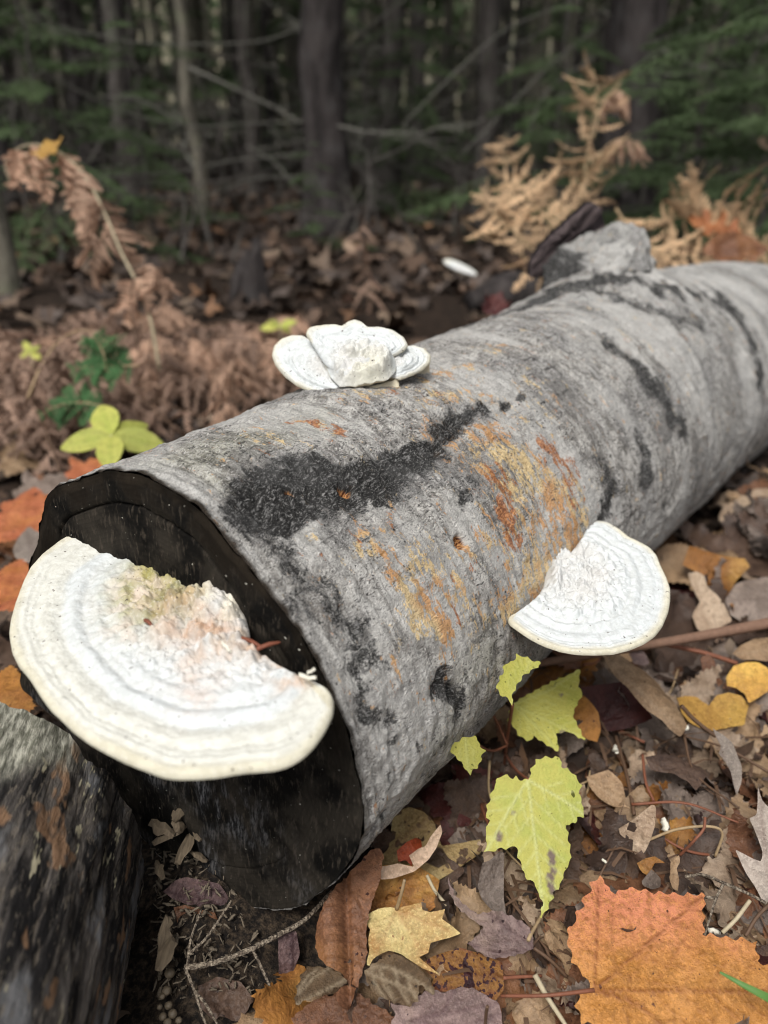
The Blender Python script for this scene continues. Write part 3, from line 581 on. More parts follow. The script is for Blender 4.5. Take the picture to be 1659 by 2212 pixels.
def seg_dist(P, a, b):
    ab = b - a; t = np.clip(((P - a) @ ab) / (ab @ ab + 1e-12), 0, 1); return np.linalg.norm(P - a - t[:, None] * ab, axis=1), t
def serrate(pts, amp, step):
    P = np.asarray(pts, float); P = np.concatenate([P, P[:1]]); d = np.concatenate([[0], np.cumsum(np.linalg.norm(np.diff(P, axis=0), axis=1))])
    m = max(24, int(d[-1] / step * 3)); q = np.linspace(0, d[-1], m, endpoint=False); S = np.stack([np.interp(q, d, P[:, 0]), np.interp(q, d, P[:, 1])], -1)
    T = np.roll(S, -1, 0) - np.roll(S, 1, 0); T /= np.linalg.norm(T, axis=1)[:, None] + 1e-9; N = np.stack([T[:, 1], -T[:, 0]], -1)
    ar = np.sum(S[:, 0] * np.roll(S[:, 1], -1) - np.roll(S[:, 0], -1) * S[:, 1]); N *= 1 if ar > 0 else -1
    saw = np.where(np.arange(m) % 3 == 0, 1., np.where(np.arange(m) % 3 == 1, -.25, -.75))
    rr = np.random.default_rng(m).uniform(.3, 1.2, m)
    return S + N * (amp * saw * rr)[:, None]
def leaf_mesh(name, outline, veins, L, d=None, curl=(0, 0), wrinkle=.0, ripple=.0, vein_amp=.0, fold=0., seed=0., vw=None, bend=None, blots=(), side_veins=True):
    """outline, veins in metres, y from base to tip; returns mesh data"""
    O = np.asarray(outline, float); d = d or L / 42
    P = np.concatenate([O, O[:1]]); dd = np.concatenate([[0], np.cumsum(np.linalg.norm(np.diff(P, axis=0), axis=1))]); m = max(int(dd[-1] / d), 20)
    keep = np.linspace(0, dd[-1], m, endpoint=False)
    ob = O if len(O) > m else np.stack([np.interp(keep, dd, P[:, 0]), np.interp(keep, dd, P[:, 1])], -1)
    x0, y0 = O.min(0); x1, y1 = O.max(0); gx = np.arange(x0, x1, d); gy = np.arange(y0, y1, d * .87)
    GX, GY = np.meshgrid(gx, gy); GX = GX + (np.arange(len(gy)) % 2)[:, None] * d * .5; I = np.stack([GX.ravel(), GY.ravel()], -1)
    I += np.random.default_rng(int(seed * 10) + 5).uniform(-.15, .15, I.shape) * d
    # keep interior points away from the outline
    ins = np.zeros(len(I), bool); j = len(ob) - 1
    xs, ys = ob[:, 0], ob[:, 1]
    for i in range(len(ob)):
        c = ((ys[i] > I[:, 1]) != (ys[j] > I[:, 1])) & (I[:, 0] < (xs[j] - xs[i]) * (I[:, 1] - ys[i]) / (ys[j] - ys[i] + 1e-15) + xs[i]); ins ^= c; j = i
    I = I[ins]
    if len(I): dm = np.sqrt(((I[:, None] - ob[None]) ** 2).sum(-1)).min(1); I = I[dm > d * .45]
    pts = np.concatenate([ob, I]); nb = len(ob)
    vv, ee, ffs, *_ = delaunay_2d_cdt([Vector(p) for p in pts], [(i, (i + 1) % nb) for i in range(nb)], [], 1, 1e-7)
    V2 = np.array([(v.x, v.y) for v in vv])
    segs = []
    for v in veins:
        v = np.asarray(v, float)
        for a, b in zip(v[:-1], v[1:]): segs.append((a, b, 1.0))
        if side_veins and len(v) >= 2:
            ln = np.linalg.norm(v[-1] - v[0]); k = max(3, int(ln / (L * .13)))
            dv = (v[-1] - v[0]) / ln; 
            for q in range(1, k):
                p = v[0] + (v[-1] - v[0]) * (q / k)
                for sgn in (-1, 1):
                    w = np.array([dv[0] * math.cos(.8 * sgn) - dv[1] * math.sin(.8 * sgn), dv[0] * math.sin(.8 * sgn) + dv[1] * math.cos(.8 * sgn)])
                    segs.append((p, p + w * ln * .42 * (1 - .55 * q / k), .55))
    vein = np.zeros(len(V2)); vw = vw or max(L * .008, d * .55)
    for a, b, w in segs:
        ds, _ = seg_dist(V2, a, b); vein = np.maximum(vein, w * np.exp(-(ds / (vw * (.5 + .5 * w))) ** 2))
    ed = np.sqrt(((V2[:, None] - ob[None, ::2]) ** 2).sum(-1)).min(1) if len(V2) * nb < 4e6 else np.full(len(V2), L * .1)
    bl = np.zeros(len(V2))
    for bx, by, br in blots: bl = np.maximum(bl, 1 - sst(.7, 1.2, np.hypot(V2[:, 0] - bx, V2[:, 1] - by) / br + .35 * n2(V2[:, 0] * 300, V2[:, 1] * 300, 2., 2)))
    X, Y = V2[:, 0].copy(), V2[:, 1].copy(); Z = np.zeros(len(X))
    Z += 1.7 * wrinkle * L * n2(X / L * 5 + seed, Y / L * 5, seed, 3) * 1.5 + ripple * L * n2(X / L * 9, Y / L * 9 + seed, seed + 3, 2) * np.exp(-ed / (L * .08)) * 2
    Z -= vein_amp * L * vein; Z += fold * np.abs(X)
    kx, ky = curl[0] / L, curl[1] / L
    if bend is not None: Z += bend(X / L, Y / L) * L
    if abs(kx) > 1e-6:
        kk = kx * (1 + .4 * np.sin(Y / L * 3 + seed)); r = 1 / kk - Z; X, Z = r * np.sin(kk * X), 1 / kk - r * np.cos(kk * X)
    if abs(ky) > 1e-6:
        r = 1 / ky - Z; Y, Z = r * np.sin(ky * Y), 1 / ky - r * np.cos(ky * Y)
    return mesh_data(name, np.stack([X, Y, Z], -1), [tuple(f) for f in ffs], dict(flat=np.stack([V2[:, 0], V2[:, 1], 0 * X], -1), vein=vein, blot=bl))
def lobed(half, L=1.0): 
    h = [(x * L, y * L) for x, y in half]; return h + [(-x, y) for x, y in h[::-1] if abs(x) > 1e-6]
SH = {}
SH['maple'] = dict(o=[(0, 0), (.08, -.06), (.22, -.07), (.36, .0), (.46, .12), (.40, .20), (.38, .30), (.50, .36), (.66, .52), (.74, .68), (.58, .62), (.44, .60), (.30, .54), (.24, .56), (.30, .68), (.28, .78), (.16, .80), (.10, .92), (0, 1.04)], v=[[(0, 0), (0, .98)], [(0, 0), (.40, .40), (.68, .64)], [(0, 0), (-.40, .40), (-.68, .64)], [(0, 0), (.42, .12)], [(0, 0), (-.42, .12)]], amp=.018, step=.055)
SH['sugar'] = dict(o=[(0, 0), (.10, -.08), (.26, -.06), (.42, -.10), (.46, .04), (.36, .14), (.32, .22), (.50, .30), (.72, .36), (.86, .50), (.66, .54), (.60, .66), (.46, .58), (.26, .48), (.20, .52), (.24, .66), (.34, .76), (.18, .80), (.12, .90), (0, 1.05)], v=[[(0, 0), (0, .98)], [(0, 0), (.78, .48)], [(0, 0), (-.78, .48)], [(0, 0), (.4, -.05)], [(0, 0), (-.4, -.05)]], amp=.004, step=.08)
SH['oval'] = dict(o=[(0, 0), (.10, .05), (.20, .16), (.26, .30), (.275, .44), (.25, .60), (.19, .75), (.11, .88), (.05, .96), (0, 1.03)], v=[[(0, 0), (0, 1.0)]], amp=.010, step=.05)
SH['oak'] = dict(o=[(0, 0), (.05, .06), (.10, .14), (.26, .12), (.30, .18), (.16, .26), (.12, .32), (.30, .34), (.42, .44), (.30, .46), (.16, .48), (.12, .56), (.26, .60), (.34, .72), (.22, .72), (.12, .74), (.12, .82), (.16, .92), (.06, .92), (0, 1.02)], v=[[(0, 0), (0, .98)], [(0, .2), (.24, .16)], [(0, .2), (-.24, .16)], [(0, .3), (.36, .42)], [(0, .3), (-.36, .42)], [(0, .52), (.28, .68)], [(0, .52), (-.28, .68)]], amp=.0, step=.08)
def shape_leaf(kind, L, **kw):
    s = SH[kind]; o = np.array(lobed(s['o'])) * L
    if s['amp']: o = serrate(o, s['amp'] * L, s['step'] * L)
    return leaf_mesh(kw.pop('name', 'blade'), o, [np.array(v) * L for v in s['v']], L, **kw)
def orient(base, ydir, nrm):
    y = np.asarray(ydir, float); y /= np.linalg.norm(y); z = np.asarray(nrm, float); z = z - y * (z @ y); z /= np.linalg.norm(z); x = np.cross(y, z)
    return Matrix(((x[0], y[0], z[0], base[0]), (x[1], y[1], z[1], base[1]), (x[2], y[2], z[2], base[2]), (0, 0, 0, 1)))
def petiole_data(Ls, r=.0008, seed=0):
    q = np.random.default_rng(seed); pth = smooth_path([(0, 0, 0), (q.uniform(-.1, .1) * Ls, -.35 * Ls, -.03 * Ls), (q.uniform(-.25, .25) * Ls, -.7 * Ls, .02 * Ls), (q.uniform(-.4, .4) * Ls, -1.0 * Ls, q.uniform(-.05, .12) * Ls)], 12)
    V, F = tube(pth, np.linspace(r, r * .8, 12), 6); return mesh_data('petiole', V, F)
def stem_mat(name, c, c2=None, rough=.6):
    t = NT(name); p = t.tc(); n = t.noise(p, 260, 4, .6); return t.done(t.bsdf(t.mix(n, c, c2 or tuple(x * .5 for x in c)), rough, t.bump(n, .5, .001), .3))
M_STEM_TAN = stem_mat('tan_stem', (.42, .30, .17)); M_STEM_RED = stem_mat('red_brown_stem', (.24, .09, .05)); M_STEM_BROWN = stem_mat('brown_stem', (.13, .075, .045)); M_STEM_PALE = stem_mat('pale_straw_stem', (.5, .42, .28))
def traced_leaf(name, label, px, o_px, n, mat, base_px, tip_px, z=0.02, petiole=None, pmat=None, cat='leaf', veins=(), parent=None, lift=0.0, tooth=None, group=None, **kw):
    """outline given where the leaf lies: rays meet the leaf's own plane (through o_px at height z with normal n)"""
    o = at_z(*o_px, z); n = np.asarray(n, float); n /= np.linalg.norm(n)
    P = np.array([at_plane(x, y, o, n) for x, y in px]); b = at_plane(*base_px, o, n); tp = at_plane(*tip_px, o, n)
    M = orient(b, tp - b, n); Mi = np.array(M.inverted()); loc = lambda q: (np.c_[q, np.ones(len(q))] @ Mi.T)[:, :2]
    o2 = loc(P); L = float(np.linalg.norm(tp - b))
    if tooth: o2 = serrate(o2, tooth[0], tooth[1])
    vs = [[(0, 0), (0, L * .97)]] + [loc(np.array([at_plane(x, y, o, n) for x, y in v])) for v in veins]
    bls = [(*loc(np.array([at_plane(x, y, o, n)]))[0], r * .42 / FPX) for x, y, r in kw.pop('blot_px', ())]
    me = leaf_mesh('blade', o2, vs, L, blots=bls, **kw)
    ob = link(name, me, mat); ob.matrix_world = M
    if parent is None: tag(ob, label, cat, group)
    else: ob.parent = parent; ob.matrix_world = Matrix.Translation(-parent.location) @ M
    if petiole:
        pts = [at_plane(*base_px, o, n)] + [at_z(q[0], q[1], q[2]) for q in petiole]
        V, F = tube(smooth_path(pts, 14), np.linspace(.0010, .0008, 14), 7); V = (np.c_[V, np.ones(len(V))] @ Mi.T)[:, :3]
        link('petiole', mesh_data('petiole', V, F), pmat or M_STEM_TAN, ob)
    return ob

C3 = lambda pts: crop(pts, 829.5, 1592.6); C4 = lambda pts: crop(pts, 829.5, 995.4)
C6 = lambda pts: crop(pts, 597.2, 1791.7, .24); C5 = lambda pts: crop(pts, 1260.8, 995.4, .27); C7 = lambda pts: crop(pts, 1227.7, 1526.3, .26)
M_YEL = leaf_material('yellow_green_leaf', (.45, .48, .12), (.52, .50, .13), (.16, .17, .03), (.66, .68, .30), 30, .0, transl=.4, vein_amt=.9, spot_scale=330, grain=.3, spec=.15)
M_YEL2 = leaf_material('lemon_leaf', (.54, .51, .12), (.48, .48, .10), (.16, .17, .03), (.60, .60, .20), 30, .02, transl=.4, vein_amt=.9, spot_scale=330, grain=.3, spec=.15)
M_ORANGE = leaf_material('orange_autumn_leaf', (.68, .31, .085), (.54, .23, .05), (.16, .06, .03), (.26, .08, .03), 40, .0, transl=.2, spot_scale=520, vein_amt=.75,
                         grad=[('X', -.004, -.042, (.84, .30, .17), .85), ('X', -.048, -.066, (.86, .62, .20), .95), ('Y', .03, .12, (.46, .20, .045), .7)], rough=.45)
M_PALE = leaf_material('pale_yellow_leaf', (.66, .54, .25), (.60, .47, .20), (.3, .17, .08), (.40, .20, .08), 30, .0, transl=.25, patch=((.46, .27, .10), (.52, .66)))
M_MAUVE = leaf_material('mauve_brown_leaf', (.30, .21, .19), (.21, .145, .13), (.07, .04, .04), (.08, .035, .045), 34, .0, patch=((.40, .29, .22), (.5, .66)))
M_BROWN = leaf_material('warm_brown_leaf', (.24, .112, .058), (.16, .073, .04), (.05, .02, .015), (.10, .045, .025), 26, .0, patch=((.24, .11, .045), (.5, .7)), rough=.45)
M_DARK = leaf_material('dark_brown_leaf', (.095, .06, .044), (.058, .037, .029), (.02, .012, .01), (.12, .075, .05), 26, .0)
M_OLIVEB = leaf_material('olive_brown_leaf', (.17, .11, .06), (.11, .07, .038), (.04, .025, .015), (.42, .33, .22), 50, .0, vein_amt=.75)
M_TAN = leaf_material('tan_leaf', (.36, .24, .14), (.27, .17, .095), (.1, .06, .035), (.42, .30, .19), 26, .0)
M_TAN2 = leaf_material('pale_tan_leaf', (.46, .35, .25), (.36, .26, .18), (.12, .07, .04), (.3, .2, .13), 30, .0)
M_GREY = leaf_material('grey_brown_leaf', (.26, .205, .17), (.175, .135, .11), (.06, .04, .035), (.11, .08, .065), 30, .0)
M_AMBER = leaf_material('amber_leaf', (.40, .18, .045), (.28, .12, .035), (.08, .03, .015), (.25, .1, .03), 26, .02, patch=((.5, .28, .08), (.5, .68)))
M_GOLD = leaf_material('golden_leaf', (.62, .38, .09), (.54, .30, .07), (.25, .1, .03), (.36, .18, .05), 26, .02, patch=((.36, .18, .07), (.55, .7)))
M_MAROON = leaf_material('maroon_leaf', (.10, .030, .026), (.065, .022, .022), None, (.05, .015, .015), 26, rough=.4)
M_RED = leaf_material('red_leaf', (.40, .08, .03), (.32, .06, .025), (.1, .02, .01), (.25, .04, .02), 26, .0)
M_REDOR = leaf_material('orange_red_leaf', (.68, .25, .11), (.58, .19, .09), (.16, .05, .03), (.42, .11, .05), 22, .02, patch=((.66, .28, .07), (.52, .7)))
M_MOTTLE = leaf_material('mottled_yellow_brown_leaf', (.42, .32, .15), (.36, .25, .11), (.10, .06, .035), (.2, .1, .06), 40, .12, spot_scale=120)
M_CREAM = leaf_material('cream_leaf_underside', (.58, .42, .30), (.50, .35, .24), None, (.45, .3, .2), 24)
M_OAK = leaf_material('silvery_oak_leaf', (.40, .34, .29), (.30, .25, .21), (.1, .07, .05), (.17, .12, .1), 34, .0)
M_RUSTY = leaf_material('rust_spotted_leaf', (.34, .16, .04), (.22, .07, .03), (.05, .015, .02), (.10, .03, .03), 46, .14, patch=((.10, .05, .045), (.55, .68)), spot_scale=300)

# ---- named leaves of the near litter
ol = C3([(905, 1090), (870, 1040), (830, 985), (805, 930), (790, 870), (800, 800), (825, 815), (830, 760), (860, 720), (865, 665), (890, 680), (900, 610), (940, 585), (965, 600), (975, 640), (995, 660), (1040, 640), (1070, 630), (1130, 650), (1180, 655), (1230, 660), (1300, 665), (1400, 665), (1390, 720), (1385, 790), (1375, 850), (1450, 855), (1530, 870), (1610, 875), (1610, 960), (1670, 1000), (1720, 1040), (1800, 1080), (1760, 1150), (1700, 1260), (1600, 1330), (1450, 1360), (1300, 1330), (1100, 1290), (940, 1250), (850, 1235), (835, 1160), (840, 1120), (835, 1098)])
b_, t_ = C3([(908, 1092), (1800, 1100)])
traced_leaf('maple_leaf', 'big orange maple leaf with pink and yellow fringe under a green grass blade', ol, (1430, 2060), (-.05, -.30, .95), M_ORANGE, b_, t_, .034, veins=[C3([(908, 1092), (1150, 880), (1390, 670)]), C3([(908, 1092), (920, 850), (930, 610)]), C3([(908, 1092), (1100, 1150), (1300, 1330)])],
            d=.0016, vw=.0007, wrinkle=.006, ripple=.008, vein_amp=.006, tooth=(.0017, .007), petiole=[(1180, 2150, .028), (1082, 2151, .02)], pmat=M_STEM_RED, curl=(-.25, .0))
yl = C3([(625, 185), (640, 130), (660, 100), (700, 80), (730, 90), (765, 85), (768, 130), (800, 135), (835, 170), (858, 205), (850, 240), (862, 265), (868, 310), (880, 340), (835, 345), (835, 372), (790, 375), (800, 440), (808, 480), (805, 550), (790, 560), (775, 600), (760, 650), (735, 665), (720, 715), (700, 750), (670, 785), (690, 720), (660, 660), (655, 630), (610, 610), (600, 560), (580, 520), (570, 465), (540, 480), (510, 478), (480, 490), (440, 498), (445, 450), (440, 400), (455, 360), (440, 320), (455, 280), (465, 235), (490, 200), (475, 190), (520, 160), (555, 180), (575, 170), (585, 185)])
seed_base = at_z(1090, 1640, .0)
def z_log(px, py, up=.012): s, p, _ = log_uv(px, py); return float(log_surf(s, p)[2]) + up
seedling = thing('maple_seedling', 'young maple seedling with four yellow-green toothed leaves growing beside the log', 'seedling', seed_base)
bY, tY = C3([(622, 185), (690, 760)])
traced_leaf('leaf', None, yl, (1150, 1760), (.05, -.62, .78), M_YEL, bY, tY, .060, blot_px=[(1108, 1755, 5), (1078, 1803, 8), (1077, 1810, 7), (1190, 1845, 9), (1192, 1862, 9), (1196, 1880, 8), (1188, 1895, 10), (1190, 1912, 9), (1194, 1925, 8)], d=.0013, wrinkle=.004, ripple=.006, vein_amp=.005, parent=seedling, veins=[C3([(622, 185), (760, 260), (870, 330)]), C3([(622, 185), (530, 330), (445, 490)])], tooth=(.0009, .0058), curl=(-.35, .0))
bq, tq = C4([(555, 1050), (850, 1190)])
traced_leaf('leaf', None, C4([(555, 1050), (600, 1020), (660, 990), (720, 960), (780, 940), (840, 910), (838, 950), (835, 990), (858, 1010), (830, 1060), (815, 1100), (850, 1170), (870, 1210), (800, 1170), (745, 1175), (755, 1262), (700, 1230), (640, 1190), (630, 1220), (580, 1190), (560, 1150), (535, 1130), (540, 1090)]), (1180, 1540), (.0, -.5, .85), M_YEL2, bq, tq, .055, blot_px=[(1212, 1503, 5), (1215, 1582, 8), (1222, 1590, 8)], d=.0014, wrinkle=.004, vein_amp=.005, parent=seedling, veins=[C4([(555, 1050), (700, 1000), (838, 915)]), C4([(555, 1050), (650, 1140), (750, 1250)])], tooth=(.0009, .0058), curl=(.4, 0))
bq, tq = C4([(552, 1048), (640, 850)])
traced_leaf('leaf', None, C4([(550, 1048), (520, 1020), (490, 1010), (485, 960), (510, 930), (520, 880), (560, 870), (565, 840), (600, 845), (640, 860), (685, 875), (640, 905), (610, 920), (580, 960), (560, 1000)]), (1110, 1470), (.0, -.55, .83), M_YEL2, bq, tq, z_log(1105, 1440, .012), d=.0016, wrinkle=.005, vein_amp=.005, parent=seedling, tooth=(.0014, .006), curl=(.5, 0))
bq, tq = C4([(352, 1198), (370, 1358)])
traced_leaf('leaf', None, C4([(350, 1195), (380, 1190), (410, 1200), (405, 1225), (435, 1245), (430, 1265), (415, 1290), (418, 1310), (390, 1330), (370, 1360), (345, 1320), (320, 1290), (300, 1270), (285, 1235), (310, 1215), (330, 1205)]), (1010, 1630), (.0, -.55, .83), M_YEL2, bq, tq, z_log(985, 1610, .012), d=.0014, wrinkle=.004, vein_amp=.005, parent=seedling, tooth=(.0011, .005))
def wtube(name, pts, r, mat, parent=None, n=26, seg=7, label=None, cat=None, group=None):
    P = smooth_path(pts, n); rr = np.interp(np.linspace(0, 1, n), np.linspace(0, 1, len(r)), r) if hasattr(r, '__len__') else np.full(n, r)
    V, F = tube(P, rr, seg); o = wpart(name, V, F, mat, parent)
    if label: tag(o, label, cat, group)
    return o
sb = seed_base
wtube('stem', [sb + [0, 0, -.02], at_z(1095, 1600, .03), at_z(1107, 1522, .075)], .0011, M_STEM_RED, seedling)
wtube('stem', [at_z(1096, 1610, .028), at_z(1060, 1622, .038), at_z(1012, 1596, .10)], .0008, M_STEM_RED, seedling)
wtube('stem', [at_z(1092, 1630, .018), at_z(1112, 1660, .05), at_z(1141, 1685, .068)], .0009, M_STEM_RED, seedling)
wtube('stem', [at_z(1096, 1608, .03), at_z(1060, 1540, .045), at_z(1030, 1570, .03)], .0008, M_STEM_RED, seedling)

b_, t_ = C3([(55, 742), (60, 1190)])
traced_leaf('maple_leaf', 'pale yellow maple leaf with brown stains and thin upright stalk beside the rolled brown leaf', [(857, 1962), (886, 1955), (910, 1950), (912, 1967), (930, 1972), (962, 1968), (955, 1988), (975, 2003), (996, 2022), (965, 2030), (930, 2038), (925, 2060), (905, 2068), (920, 2082), (950, 2108), (915, 2095), (885, 2075), (865, 2062), (840, 2056), (822, 2064), (805, 2078), (796, 2096), (790, 2090), (797, 2060), (795, 2030), (800, 2010), (792, 2000), (788, 1985), (800, 1972), (820, 1962), (845, 1960)],
            (880, 2010), (0, -.34, .94), M_PALE, (857, 1964), (930, 2090), .026, veins=[[(857, 1964), (985, 2020)], [(857, 1964), (800, 2085)]], petiole=[(868, 1925, .045), (874, 1900, .052)], d=.0016, wrinkle=.012, ripple=.008, vein_amp=.006, curl=(.3, .1))
b_, t_ = C3([(648, 910), (275, 640)])
traced_leaf('maple_leaf', 'mauve brown maple leaf showing its pale back and dark stalk', C3([(275, 625), (300, 690), (345, 730), (400, 770), (440, 760), (500, 750), (560, 780), (620, 810), (640, 850), (650, 910), (600, 935), (545, 950), (520, 955), (460, 965), (410, 940), (355, 900), (400, 860), (430, 825), (370, 790), (310, 740), (280, 680)]), (1060, 2020), (0, -.36, .93), M_MAUVE, b_, t_, .026, veins=[C3([(648, 910), (500, 940), (360, 900)]), C3([(648, 910), (580, 800)])], petiole=[(1190, 2075, .02), (1225, 2110, .012)], pmat=M_STEM_BROWN, d=.0016, wrinkle=.012, ripple=.01, vein_amp=.006, tooth=(.0008, .005), curl=(.5, .2))
b_, t_ = C6([(600, 480), (640, 1650)])
traced_leaf('rolled_leaf', 'long rolled russet brown leaf lying against the foot of the log', C6([(610, 450), (520, 600), (440, 720), (390, 850), (370, 950), (365, 1050), (390, 1150), (430, 1210), (500, 1270), (560, 1290), (620, 1330), (650, 1400), (600, 1430), (560, 1480), (560, 1550), (600, 1620), (640, 1650), (700, 1500), (770, 1310), (812, 1150), (810, 900), (830, 760), (900, 540), (940, 450), (950, 300), (970, 260), (955, 200), (900, 160), (830, 200), (740, 310)]), C6([(640, 900)])[0], (-.1, -.42, .9), M_BROWN, b_, t_, .03,
            veins=[C6([(600, 480), (740, 700), (800, 900), (812, 1100), (770, 1310), (660, 1560)])] + [C6([(a, b), (a - 150, b - 75), (a - 300, b - 60)]) for a, b in ((700, 660), (770, 800), (800, 950), (805, 1090), (770, 1240))], d=.0016, wrinkle=.010, vein_amp=.008, bend=lambda x, y: .16 * np.exp(-((x - .12) / .17) ** 2) - .10 * np.exp(-((x + .02) / .035) ** 2), side_veins=False, tooth=(.0006, .005))
b_, t_ = C6([(800, 1270), (1440, 1560)])
traced_leaf('toothed_leaf', 'dark olive brown toothed leaf with pale raised ribs below the pale yellow leaf', C6([(800, 1270), (850, 1220), (900, 1190), (960, 1160), (1030, 1125), (1100, 1130), (1180, 1180), (1260, 1230), (1330, 1310), (1390, 1380), (1440, 1500), (1380, 1500), (1330, 1440), (1290, 1390), (1290, 1450), (1270, 1560), (1190, 1610), (1120, 1580), (1050, 1560), (960, 1520), (900, 1500), (850, 1450), (830, 1390), (800, 1350)]), C6([(1050, 1380)])[0], (0, -.4, .9), M_OLIVEB, b_, t_, .022,
            veins=[C6([(820, 1230), (1000, 1240), (1200, 1330), (1420, 1490)])] + [C6([(a, b), (a + 40, b + 150), (a + 130, b + 290)]) for a, b in ((850, 1240), (930, 1240), (1060, 1260), (1180, 1320))], d=.0014, wrinkle=.01, vein_amp=.012, side_veins=False, tooth=(.0008, .004), curl=(.6, .3))
b_, t_ = C6([(640, 1340), (160, 1590)])
traced_leaf('toothed_leaf', 'khaki brown toothed leaf with raised ribs folded over the dark litter', C6([(280, 1210), (380, 1220), (470, 1230), (560, 1280), (620, 1330), (640, 1390), (580, 1410), (520, 1440), (470, 1470), (400, 1490), (320, 1520), (240, 1560), (160, 1590), (180, 1450), (210, 1350), (240, 1270)]), C6([(400, 1380)])[0], (.1, -.45, .88), M_OLIVEB, b_, t_, .026, veins=[C6([(470, 1240), (330, 1330), (200, 1480)]), C6([(380, 1235), (270, 1320), (190, 1450)])], d=.0014, wrinkle=.012, vein_amp=.01, side_veins=False, tooth=(.001, .005), curl=(-.8, .2))
b_, t_ = C6([(560, 1500), (1100, 1800)])
traced_leaf('toothed_leaf', 'reddish brown toothed leaf at the end of the rolled leaf', C6([(560, 1480), (650, 1500), (740, 1480), (820, 1520), (880, 1590), (950, 1600), (1030, 1660), (1090, 1760), (1050, 1900), (850, 1950), (650, 1900), (420, 1850), (200, 1800), (60, 1750), (180, 1660), (320, 1540), (430, 1500)]), C6([(700, 1700)])[0], (0, -.3, .95), M_BROWN, b_, t_, .010, d=.0018, wrinkle=.012, vein_amp=.006, tooth=(.001, .005))
b_, t_ = C3([(120, 1230), (520, 1140)])
traced_leaf('maple_leaf', 'flat mauve grey maple leaf with dark branching veins under a tiny pin stalk', C3([(30, 1150), (80, 1160), (140, 1120), (200, 1085), (260, 1105), (300, 1085), (380, 1078), (430, 1110), (500, 1150), (512, 1238), (520, 1330), (420, 1400), (250, 1420), (60, 1380), (20, 1260), (50, 1200)]), C3([(280, 1180)])[0], (0, -.28, .96), M_MAUVE, b_, t_, .014, veins=[C3([(120, 1230), (260, 1180), (300, 1090)]), C3([(120, 1230), (330, 1250), (500, 1200)])], d=.0018, wrinkle=.008, vein_amp=.006, tooth=(.0006, .006))
b_, t_ = C3([(515, 1040), (160, 1010)])
traced_leaf('spotted_leaf', 'rust and gold spotted leaf with purple blotches between two pale maple leaves', C3([(155, 985), (200, 950), (270, 925), (330, 910), (400, 930), (510, 970), (520, 1090), (480, 1140), (420, 1110), (330, 1090), (250, 1100), (200, 1085), (215, 1040)]), C3([(340, 1020)])[0], (0, -.3, .95), M_RUSTY, b_, t_, .016, d=.0018, wrinkle=.01, vein_amp=.006, petiole=[(1120, 2110, .014), (1170, 2108, .012)], pmat=M_STEM_RED)
b_, t_ = C3([(500, 490), (400, 660)])
traced_leaf('small_leaf', 'small grey brown leaf standing upright below the seedling', C3([(395, 640), (410, 580), (420, 540), (460, 530), (500, 490), (520, 500), (512, 600), (500, 690), (500, 770), (450, 740), (410, 690)]), (1057, 1920), (.2, -.85, .5), M_GREY, b_, t_, .03, d=.0015, wrinkle=.02, vein_amp=.006, curl=(.8, .3))
b_, t_ = C3([(40, 470), (230, 320)])
traced_leaf('mottled_leaf', 'yellow leaf mottled with dark spots tucked under the log', C3([(40, 330), (110, 300), (170, 320), (220, 370), (225, 400), (250, 470), (420, 440), (420, 500), (330, 560), (200, 640), (100, 700), (-40, 660), (-60, 560), (20, 480)]), C3([(140, 500)])[0], (0, -.32, .95), M_MOTTLE, b_, t_, .012, d=.002, wrinkle=.014, vein_amp=.004)
b_, t_ = C3([(130, 555), (60, 480)])
traced_leaf('leaf_scrap', 'small bright red leaf scrap under the cream curled leaf', C3([(55, 490), (100, 450), (150, 422), (172, 425), (165, 470), (130, 500), (120, 560), (95, 530), (60, 540)]), (886, 1840), (.1, -.6, .8), M_RED, b_, t_, .03, d=.0014, wrinkle=.02, curl=(.8, 0))
b_, t_ = C3([(0, 600), (250, 400)])
traced_leaf('curled_leaf', 'cream leaf edge curled over a red scrap', C3([(-20, 560), (60, 545), (130, 560), (108, 510), (150, 480), (180, 470), (200, 430), (245, 375), (252, 410), (225, 480), (190, 530), (130, 580), (40, 610), (-15, 615)]), (905, 1850), (.1, -.7, .7), M_CREAM, b_, t_, .036, d=.0014, wrinkle=.015, curl=(1.2, 0))
# right-hand litter
def R5(name, label, pts, o, n, mat, bt, z=.02, **kw):
    b, t = C5(bt); kw.setdefault('d', .0022); kw.setdefault('wrinkle', .015); kw.setdefault('vein_amp', .007)
    return traced_leaf(name, label, C5(pts), C5([o])[0], n, mat, b, t, z, **kw)
R5('beech_leaf', 'large tan ribbed leaf arched like a half pipe below the flank fungus', [(110, 1560), (260, 1580), (420, 1640), (560, 1640), (610, 1680), (640, 1760), (680, 1850), (720, 1950), (750, 2050), (790, 2150), (740, 2230), (690, 2190), (600, 2090), (500, 2020), (400, 1920), (330, 1830), (230, 1740), (160, 1650)], (480, 1850), (.1, -.55, .83), M_TAN, [(110, 1565), (770, 2200)], .05, curl=(-1.6, 0), bend=lambda x, y: .10 * np.cos(np.clip(x / .28, -1, 1) * 1.5))
R5('maroon_leaf', 'dark maroon leaf under the arched tan leaf', [(-60, 1830), (60, 1810), (150, 1800), (340, 1780), (400, 1900), (520, 2030), (560, 2100), (350, 2150), (200, 2170), (100, 2150), (60, 1950)], (260, 1980), (-.1, -.5, .86), M_MAROON, [(100, 2140), (350, 1790)], .022, curl=(.6, .3))
